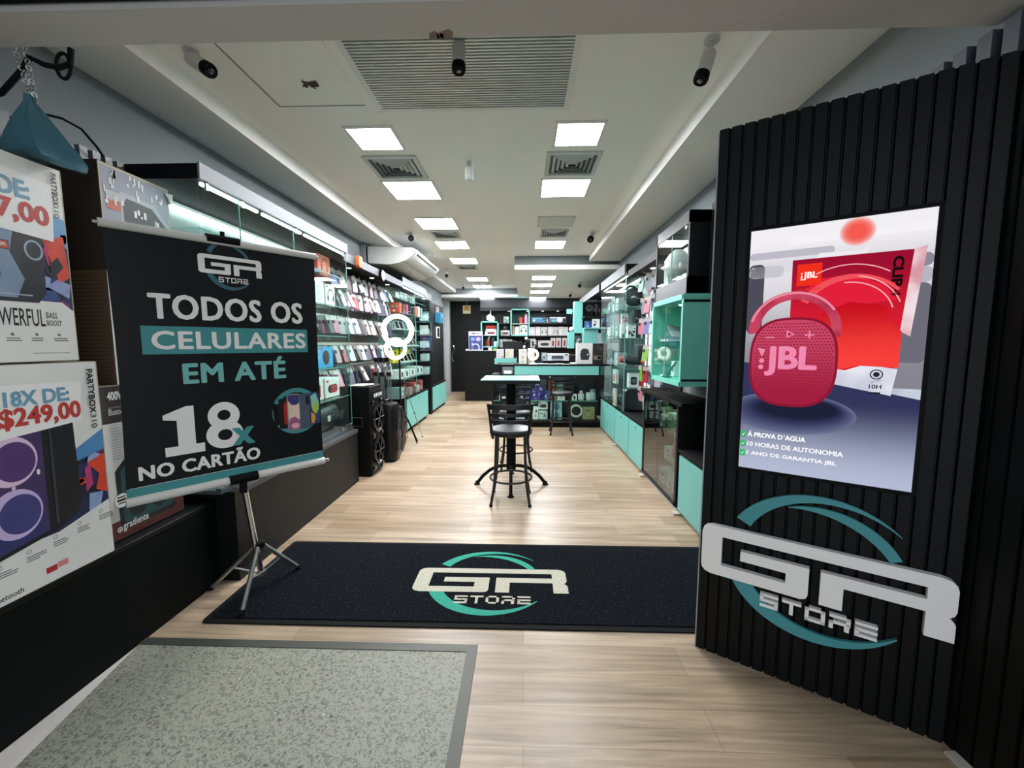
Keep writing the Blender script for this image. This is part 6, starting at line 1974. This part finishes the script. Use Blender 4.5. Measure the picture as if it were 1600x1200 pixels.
# head: facing the aisle side and the back of the shop
HM = M('C9C9C8', .45, var=.03)
NU, NV = 32, 26
vs, fs = [], []
for j in range(NV + 1):
    v = j / NV
    z = .335 * v
    if v < .2:
        rx, ry, ox = .056 - .012 * math.sin(v / .2 * PI), .052, .03
    else:
        q = (v - .2) / .8
        rx = .116 * max(math.sin(min(1, q * 1.02) * PI * .97 + .03) ** .45, .02)
        ry = .086 * max(math.sin(min(1, q * 1.02) * PI * .97 + .03) ** .5, .02)
        ox = -.008 - .012 * (1 - q)
    for i in range(NU):
        a = 2 * PI * i / NU
        c, s_ = math.cos(a), math.sin(a)
        x, y = rx * c + ox, ry * s_
        if v > .2 and c < 0:        # face looks to local -x
            f = max(0, -c)
            g = f ** 10
            x -= g * (.046 * math.exp(-((v - .49) / .05) ** 2) + .012 * math.exp(-((v - .36) / .03) ** 2) + .030 * math.exp(-((v - .27) / .05) ** 2) + .008 * math.exp(-((v - .68) / .05) ** 2))
            x += f ** 4 * .018 * math.exp(-((v - .59) / .03) ** 2) * (1 if abs(s_) > .15 else .3)
            x += g * .014 * math.exp(-((v - .325) / .02) ** 2)
        vs.append((x, y, z))
for j in range(NV):
    fs += [(j * NU + i, j * NU + (i + 1) % NU, (j + 1) * NU + (i + 1) % NU, (j + 1) * NU + i) for i in range(NU)]
fs += [tuple(range(NU))[::-1], tuple(range(NV * NU, (NV + 1) * NU))]
t = thing('mannequin_head', 'white mannequin head in the black upper display on the right', 'mannequin head', (1.50, 4.12, 2.121), -.3)
hm = MB().add(vs, fs, HM)
hm.build('head', t, world=False)
for s_ in (-1, 1):
    MB().ball((.012, s_ * .087, .17), .028, HM, 12, (.6, .35, 1.1)).build('ear', t, world=False)
GU = 'goods in the black upper display'
pbox('white_box', 'tall white carton beside the mannequin head', 'box', 1.45, 1.55, 4.28, 4.39, 2.121, 2.40, 'E2E4E4', 'x', a_tall('BDC2C4'), GU)
pbox('white_box', 'wide white carton behind the mannequin head', 'box', 1.62, 1.68, 4.24, 4.40, 2.121, 2.30, 'D9DCDC', 'x', None, GU)
for k, (y, h_) in enumerate(((4.17, .04), (3.85, .05), (3.72, .05))):
    pbox('white_box', 'small low white gadget carton, %s from the far end in the black upper display' % ORD[k], 'box', 1.42, 1.50, y, y + .09, 2.121, 2.121 + h_, 'DFE2E3', 'x', None, GU)
t = thing('wall_column', 'tall black column behind the slatted panel at the near end of the right displays', 'column', (1.6, 3.5, 0))
MB().box(1.55, 1.715, 3.40, 3.565, 1.96, 2.70, BLACK).box(1.60, 1.715, 3.40, 3.55, .60, 1.19, BLACK).build('panel', t)

# ---- accessory strip with hanging cases
t = thing('accessory_wall', 'narrow black accessory wall with hooks on the right, behind the teal box', 'display wall', (1.7, 5.1, .6))
MB().box(1.69, 1.715, 4.46, 5.62, .60, 2.5, M('1B1C20', .5)).build('panel', t)
MB().box(1.39, 1.715, 4.46, 5.66, 2.44, 2.52, BLACK).build('canopy', t)
MB().box(1.675, 1.69, 5.52, 5.60, .62, 2.42, EM('EDEFF0', .9)).build('light_strip', t, label='white light strip')
MB().lathe([(.03, 0), (.03, -.005), (.02, -.007)], EM('FFFBF0', 4.0), (1.52, 5.0, 2.44), (0, 0, 1), 16).build('downlight', t)
RC = [('top', 2.40, ['mint', 'clear', 'clear', 'pink']), ('second', 2.12, ['clear', 'pink', 'grey', 'black']), ('third', 1.86, ['pink', 'lilac', 'mint', 'black']), ('fourth', 1.52, ['black', 'green', 'red', 'black']), ('fifth', 1.25, ['green', 'red', 'grey', 'white']), ('bottom', .98, ['pink', 'mint', 'pink', 'white'])]
for rn, z, cols in RC:
    for i, col in enumerate(cols):
        y = 5.42 - i * .25
        MB().tube([(1.69, y, z + .012), (1.46, y, z + .012), (1.45, y, z + .03)], .0035, rail_mat, 6).build('hook', t)
        ic = r5.choice(['black', 'white', 'grey', 'pink'])
        for k, pos in enumerate(('inner', 'outer')):
            hang_case(col if k else ic, (1.60 - k * .08, y, z), PI + r5.uniform(.2, .75), r5.uniform(-.2, .2), '%s phone case, %s one on the %s hook of the %s row, right accessory wall' % (col if k else ic, pos, ORD[i], rn), 'phone cases on the right accessory wall')

# ---- right glass showcase
t = thing('glass_showcase', 'lit glass showcase with speakers on the long right cabinet', 'showcase', (1.55, 6.5, .60))
SX, SY0, SY1 = 1.37, 5.68, 7.45
MB().box(SX, 1.715, SY0, SY1, 2.50, 2.62, MATTE).build('canopy', t)
MB().box(SX - .01, SX, SY0 + .05, SY1, 2.49, 2.625, FASCIA).build('fascia', t, label='pale fascia')
MB().box(1.70, 1.715, SY0, SY1, .60, 2.50, M('525E60', .35)).build('back_panel', t)
MB().box(SX + .004, SX + .010, SY0, SY1, .605, 2.50, GLASS).build('glass_front', t)
MB().box(SX + .003, SX + .011, 6.55, 6.556, .605, 2.50, GEDGE).build('glass_edge', t)
MB().box(SX + .01, 1.70, SY0, SY0 + .006, .605, 2.50, GLASS).build('end_glass', t)
MB().box(SX + .003, SX + .011, SY0 - .002, SY0 + .008, .605, 2.50, GEDGE).build('corner_edge', t)
for z in (.93, 1.20, 1.62, 2.05):
    MB().box(SX + .015, 1.70, SY0 + .01, SY1 - .01, z, z + .008, GLASS).build('glass_shelf', t)
    MB().box(SX + .014, 1.70, SY0 + .008, SY0 + .010, z, z + .008, GEDGE).build('shelf_edge', t)
MB().cyl((1.66, SY0 + .05, 2.47), (1.66, SY1 - .05, 2.47), .014, TUBEL).cyl((1.41, SY0 + .1, 2.47), (1.41, SY1 - .05, 2.47), .010, TUBEL).build('light_tube', t)
MB().box(1.675, 1.69, SY0 + .04, SY0 + .07, .62, 2.05, EM('EDEFF0', 1.6)).build('light_strip', t)
GR_ = 'goods in the right glass showcase'
t = thing('round_speaker', 'large round black speaker with a carrying ring on the top shelf, right showcase', 'speaker', (1.53, 5.85, 2.059), 0, GR_)
MB().lathe([(.10, -.07), (.125, -.05), (.13, 0), (.125, .05), (.10, .07), (.05, .075)], M('1A1A1D', .5, bump=.15, scale=25), (1.53, 5.85, 2.19), (-.35, -1, 0), 30).build('body', t)
MB().ring((1.50, 5.88, 2.24), (.6, -1, .1), .115, .016, M('5E6468', .3, .5), 36, 8).build('carrying_ring', t)
A = Art(Vector((1.53, 5.85, 2.19)) + Vector((-.33, -.944, 0)) * .077 - Vector((.944, -.33, 0)) * .035 - Vector((0, 0, .015)), (.944, -.33, 0), (0, 0, 1))
A.text('JBL', 0, 0, .07, .03, PAPER, 0, .03)
A.build('lettering', t)
pbox('speaker_box', 'white carton with small black pictures, left one on the middle shelf of the right showcase', 'box', 1.40, 1.53, 6.0, 6.12, 1.629, 1.83, 'E9E9E8', '-y', a_blocks(['1C1D22', '2A2B30', 'E0E0E0'], 31), GR_)
pbox('speaker_box', 'white carton with two black pictures, middle one of the right showcase middle shelf', 'box', 1.44, 1.55, 5.78, 5.88, 1.629, 1.80, 'E9E9E8', '-y', a_blocks(['1C1D22', '3A3B40'], 37), GR_)
pbox('gadget_box', 'black and silver carton, right one on the middle shelf of the right showcase', 'box', 1.57, 1.68, 5.75, 5.85, 1.629, 1.83, '2B3236', '-y', lambda A, w, h: A.rect(w * .35, 0, w * .6, h, M('C9D2D2', .3), 1), GR_)
m = MB().rbox(1.52, 1.68, 5.80, 5.95, 1.835, 2.02, .03, M('1D2126', .5), 'z')
tag(m.build('dark_speaker'), 'dark square speaker on the black and silver carton, right showcase', 'speaker', GR_)
pbox('gadget_box', 'pink topped white carton above the left one in the right showcase', 'box', 1.41, 1.50, 6.02, 6.10, 1.831, 1.98, 'D7DADB', '-y', a_blocks(['B0506A', '30343A'], 41), GR_)
cyl_speaker('cylinder_speaker', 'black cylinder speaker lying on the third shelf of the right showcase', 'speaker', (1.42, 5.85, 1.33), (1.63, 5.80, 1.30), .058, '23272B', '3A3F45', GR_)
cyl_speaker('cylinder_speaker', 'coral cylinder speaker lying behind the black one in the right showcase', 'speaker', (1.40, 6.05, 1.32), (1.60, 6.02, 1.32), .05, 'C4524C', 'E07A70', GR_)
cyl_speaker('cylinder_speaker', 'red round ended speaker at the right end of the third shelf, right showcase', 'speaker', (1.655, 5.74, 1.31), (1.665, 5.90, 1.31), .045, 'B92A30', 'E05A58', GR_)
pbox('riser', 'clear grey riser under the cylinder speakers in the right showcase', 'box', 1.40, 1.69, 5.72, 6.08, 1.209, 1.24, '5A6468', '-y', None, GR_)
pbox('speaker_box', 'white carton with a black cube picture on the lower shelf of the right showcase', 'box', 1.46, 1.60, 5.74, 5.84, .939, 1.14, 'E4E4E4', '-y', lambda A, w, h: A.rect(w * .2, h * .2, w * .8, h * .75, M('23262A', .4), 1, .02).disc(w * .5, h * .48, .03, M('6A6E74', .4), 2), GR_)
cyl_speaker('cylinder_speaker', 'red speaker standing beside the white cube carton in the right showcase', 'speaker', (1.65, 5.80, .945), (1.65, 5.80, 1.14), .045, 'B92A30', '8A1A20', GR_)
pbox('gadget_box', 'white carton with red picture at the left of the lower shelf, right showcase', 'box', 1.40, 1.45, 6.3, 6.5, .939, 1.15, 'E6E4E4', 'x', a_tall('B92A30'), GR_)
t = thing('party_speaker', 'black square party speaker on the floor of the right showcase', 'speaker', (1.54, 5.85, .601), 0, GR_)
MB().rbox(1.42, 1.67, 5.74, 5.98, .605, .91, .05, M('191B1E', .45, bump=.1, scale=25), 'y', 6).build('body', t, bevel=.01)
MB().rbox(1.445, 1.645, 5.728, 5.74, .63, .885, .04, M('2A2E32', .35), 'y', 6).build('grille', t)
for s_ in (1.48, 1.61):
    MB().cyl((s_, 5.86, .600), (s_, 5.86, .607), .02, RUBBER).build('foot', t)
pbox('gadget_box', 'white and orange slim carton beside the party speaker in the right showcase', 'box', 1.385, 1.42, 6.25, 6.4, .604, .86, 'E6E2DE', 'x', a_tall('D8603A'), GR_)
for k, (y, z, h_, c) in enumerate(((6.45, 2.059, .2, 'C9D4D4'), (6.75, 2.059, .22, 'DDE4E3'), (7.05, 2.059, .18, '8FA0A2'), (6.45, 1.629, .2, '9FB2B2'), (6.75, 1.629, .22, 'C6CFCE'), (7.05, 1.629, .2, 'E0E4E2'), (6.45, 1.209, .2, 'B7C4C4'), (6.8, 1.209, .22, '6B7A7C'))):
    pbox('gadget_box', '%s carton from the front on the %s shelf, rear half of right showcase' % (ORD[k % 3], ('top', 'middle', 'third')[k // 3]), 'box', 1.45, 1.6, y, y + .2, z, z + h_, c, 'x', a_blocks(['30363A', 'F0F2F2'], k + 50), GR_)

# ---- rear right: teal brackets with gadgets, black shelving
t = thing('teal_shelf_unit', 'stepped teal shelf unit on the right wall behind the counter', 'shelf unit', (1.3, 9.0, 1.4))
MB().box(1.08, 1.26, 9.0, 9.25, 1.78, 2.46, TEAL).box(1.26, 1.70, 9.2, 9.25, 1.78, 2.46, BLACK).build('tall_panel', t)
MB().box(.96, 1.09, 9.0, 9.22, 1.45, 1.80, TEAL).build('side_cube', t)
MB().box(1.25, 1.55, 8.7, 8.95, 1.40, 1.86, TEAL).build('low_cube', t)
MB().box(1.25, 1.70, 8.62, 8.95, 1.86, 1.885, TEAL).build('shelf', t)
MB().box(1.24, 1.70, 8.66, 9.0, 2.08, 2.11, BLACK).build('shelf', t, label='black shelf')
t = thing('wall_fascia', 'black and pale fascia over the stepped teal shelf unit', 'fascia', (1.5, 8.9, 2.5))
MB().box(1.36, 1.715, 7.60, 10.2, 2.5, 2.62, BLACK).build('canopy', t)
MB().box(1.35, 1.36, 7.60, 10.2, 2.49, 2.625, M('6A6E74', .5)).build('front', t)
GX = 'gadgets on the stepped teal unit'
t = thing('camera_gear', 'dark camera gear on the black shelf of the teal unit', 'gadget', (1.4, 8.8, 2.11), 0, GX)
m = MB()
r8 = random.Random(8)
for i in range(10):
    x, z = 1.28 + r8.uniform(0, .3), 2.14 + r8.uniform(0, .2)
    m.rbox(x, x + r8.uniform(.04, .09), 8.74, 8.82 + r8.uniform(0, .05), z - .03, z + r8.uniform(.02, .07), .012, M(r8.choice(['17181B', '2A2C30', '5B4A4E', '3A3E44']), .4), 'y')
m.build('gear', t)
MB().box(1.27, 1.62, 8.72, 8.9, 2.11, 2.13, MATTE).build('base', t)
pbox('gadget_box', 'blue carton on the shelf of the stepped teal unit', 'box', 1.27, 1.40, 8.68, 8.76, 1.886, 2.02, '2F4F86', '-y', a_blocks(['8FB2E0', '1A2A4A'], 3), GX)
pbox('gadget_box', 'white carton with black earphones on the stepped teal unit', 'box', 1.42, 1.57, 8.66, 8.76, 1.886, 2.06, 'E6E9EC', '-y', a_blocks(['22262C', 'B9C0C8'], 9), GX)
pbox('gadget_box', 'black gadget carton beside the teal side cube', 'box', 1.10, 1.22, 8.95, 9.0, 1.47, 1.72, '2B2E33', '-y', a_blocks(['55585E', 'B9BCC2'], 13), GX)
pbox('gadget_box', 'small mint bracket carton left of the tall teal panel', 'box', .93, 1.04, 9.05, 9.15, 2.2, 2.30, '7CCBB8', '-y', None, GX)
m = MB().ball((1.03, 9.05, 1.86), .055, M('D9DCDD', .4), 14)
tag(m.build('white_gadget'), 'round white gadget on the teal side cube', 'gadget', GX)
t = thing('side_cabinet', 'black cabinet block under the stepped teal unit on the right', 'cabinet', (1.4, 9, 0))
MB().box(.9, 1.715, 8.8, 9.8, 0, 1.30, BLACK).build('body', t)
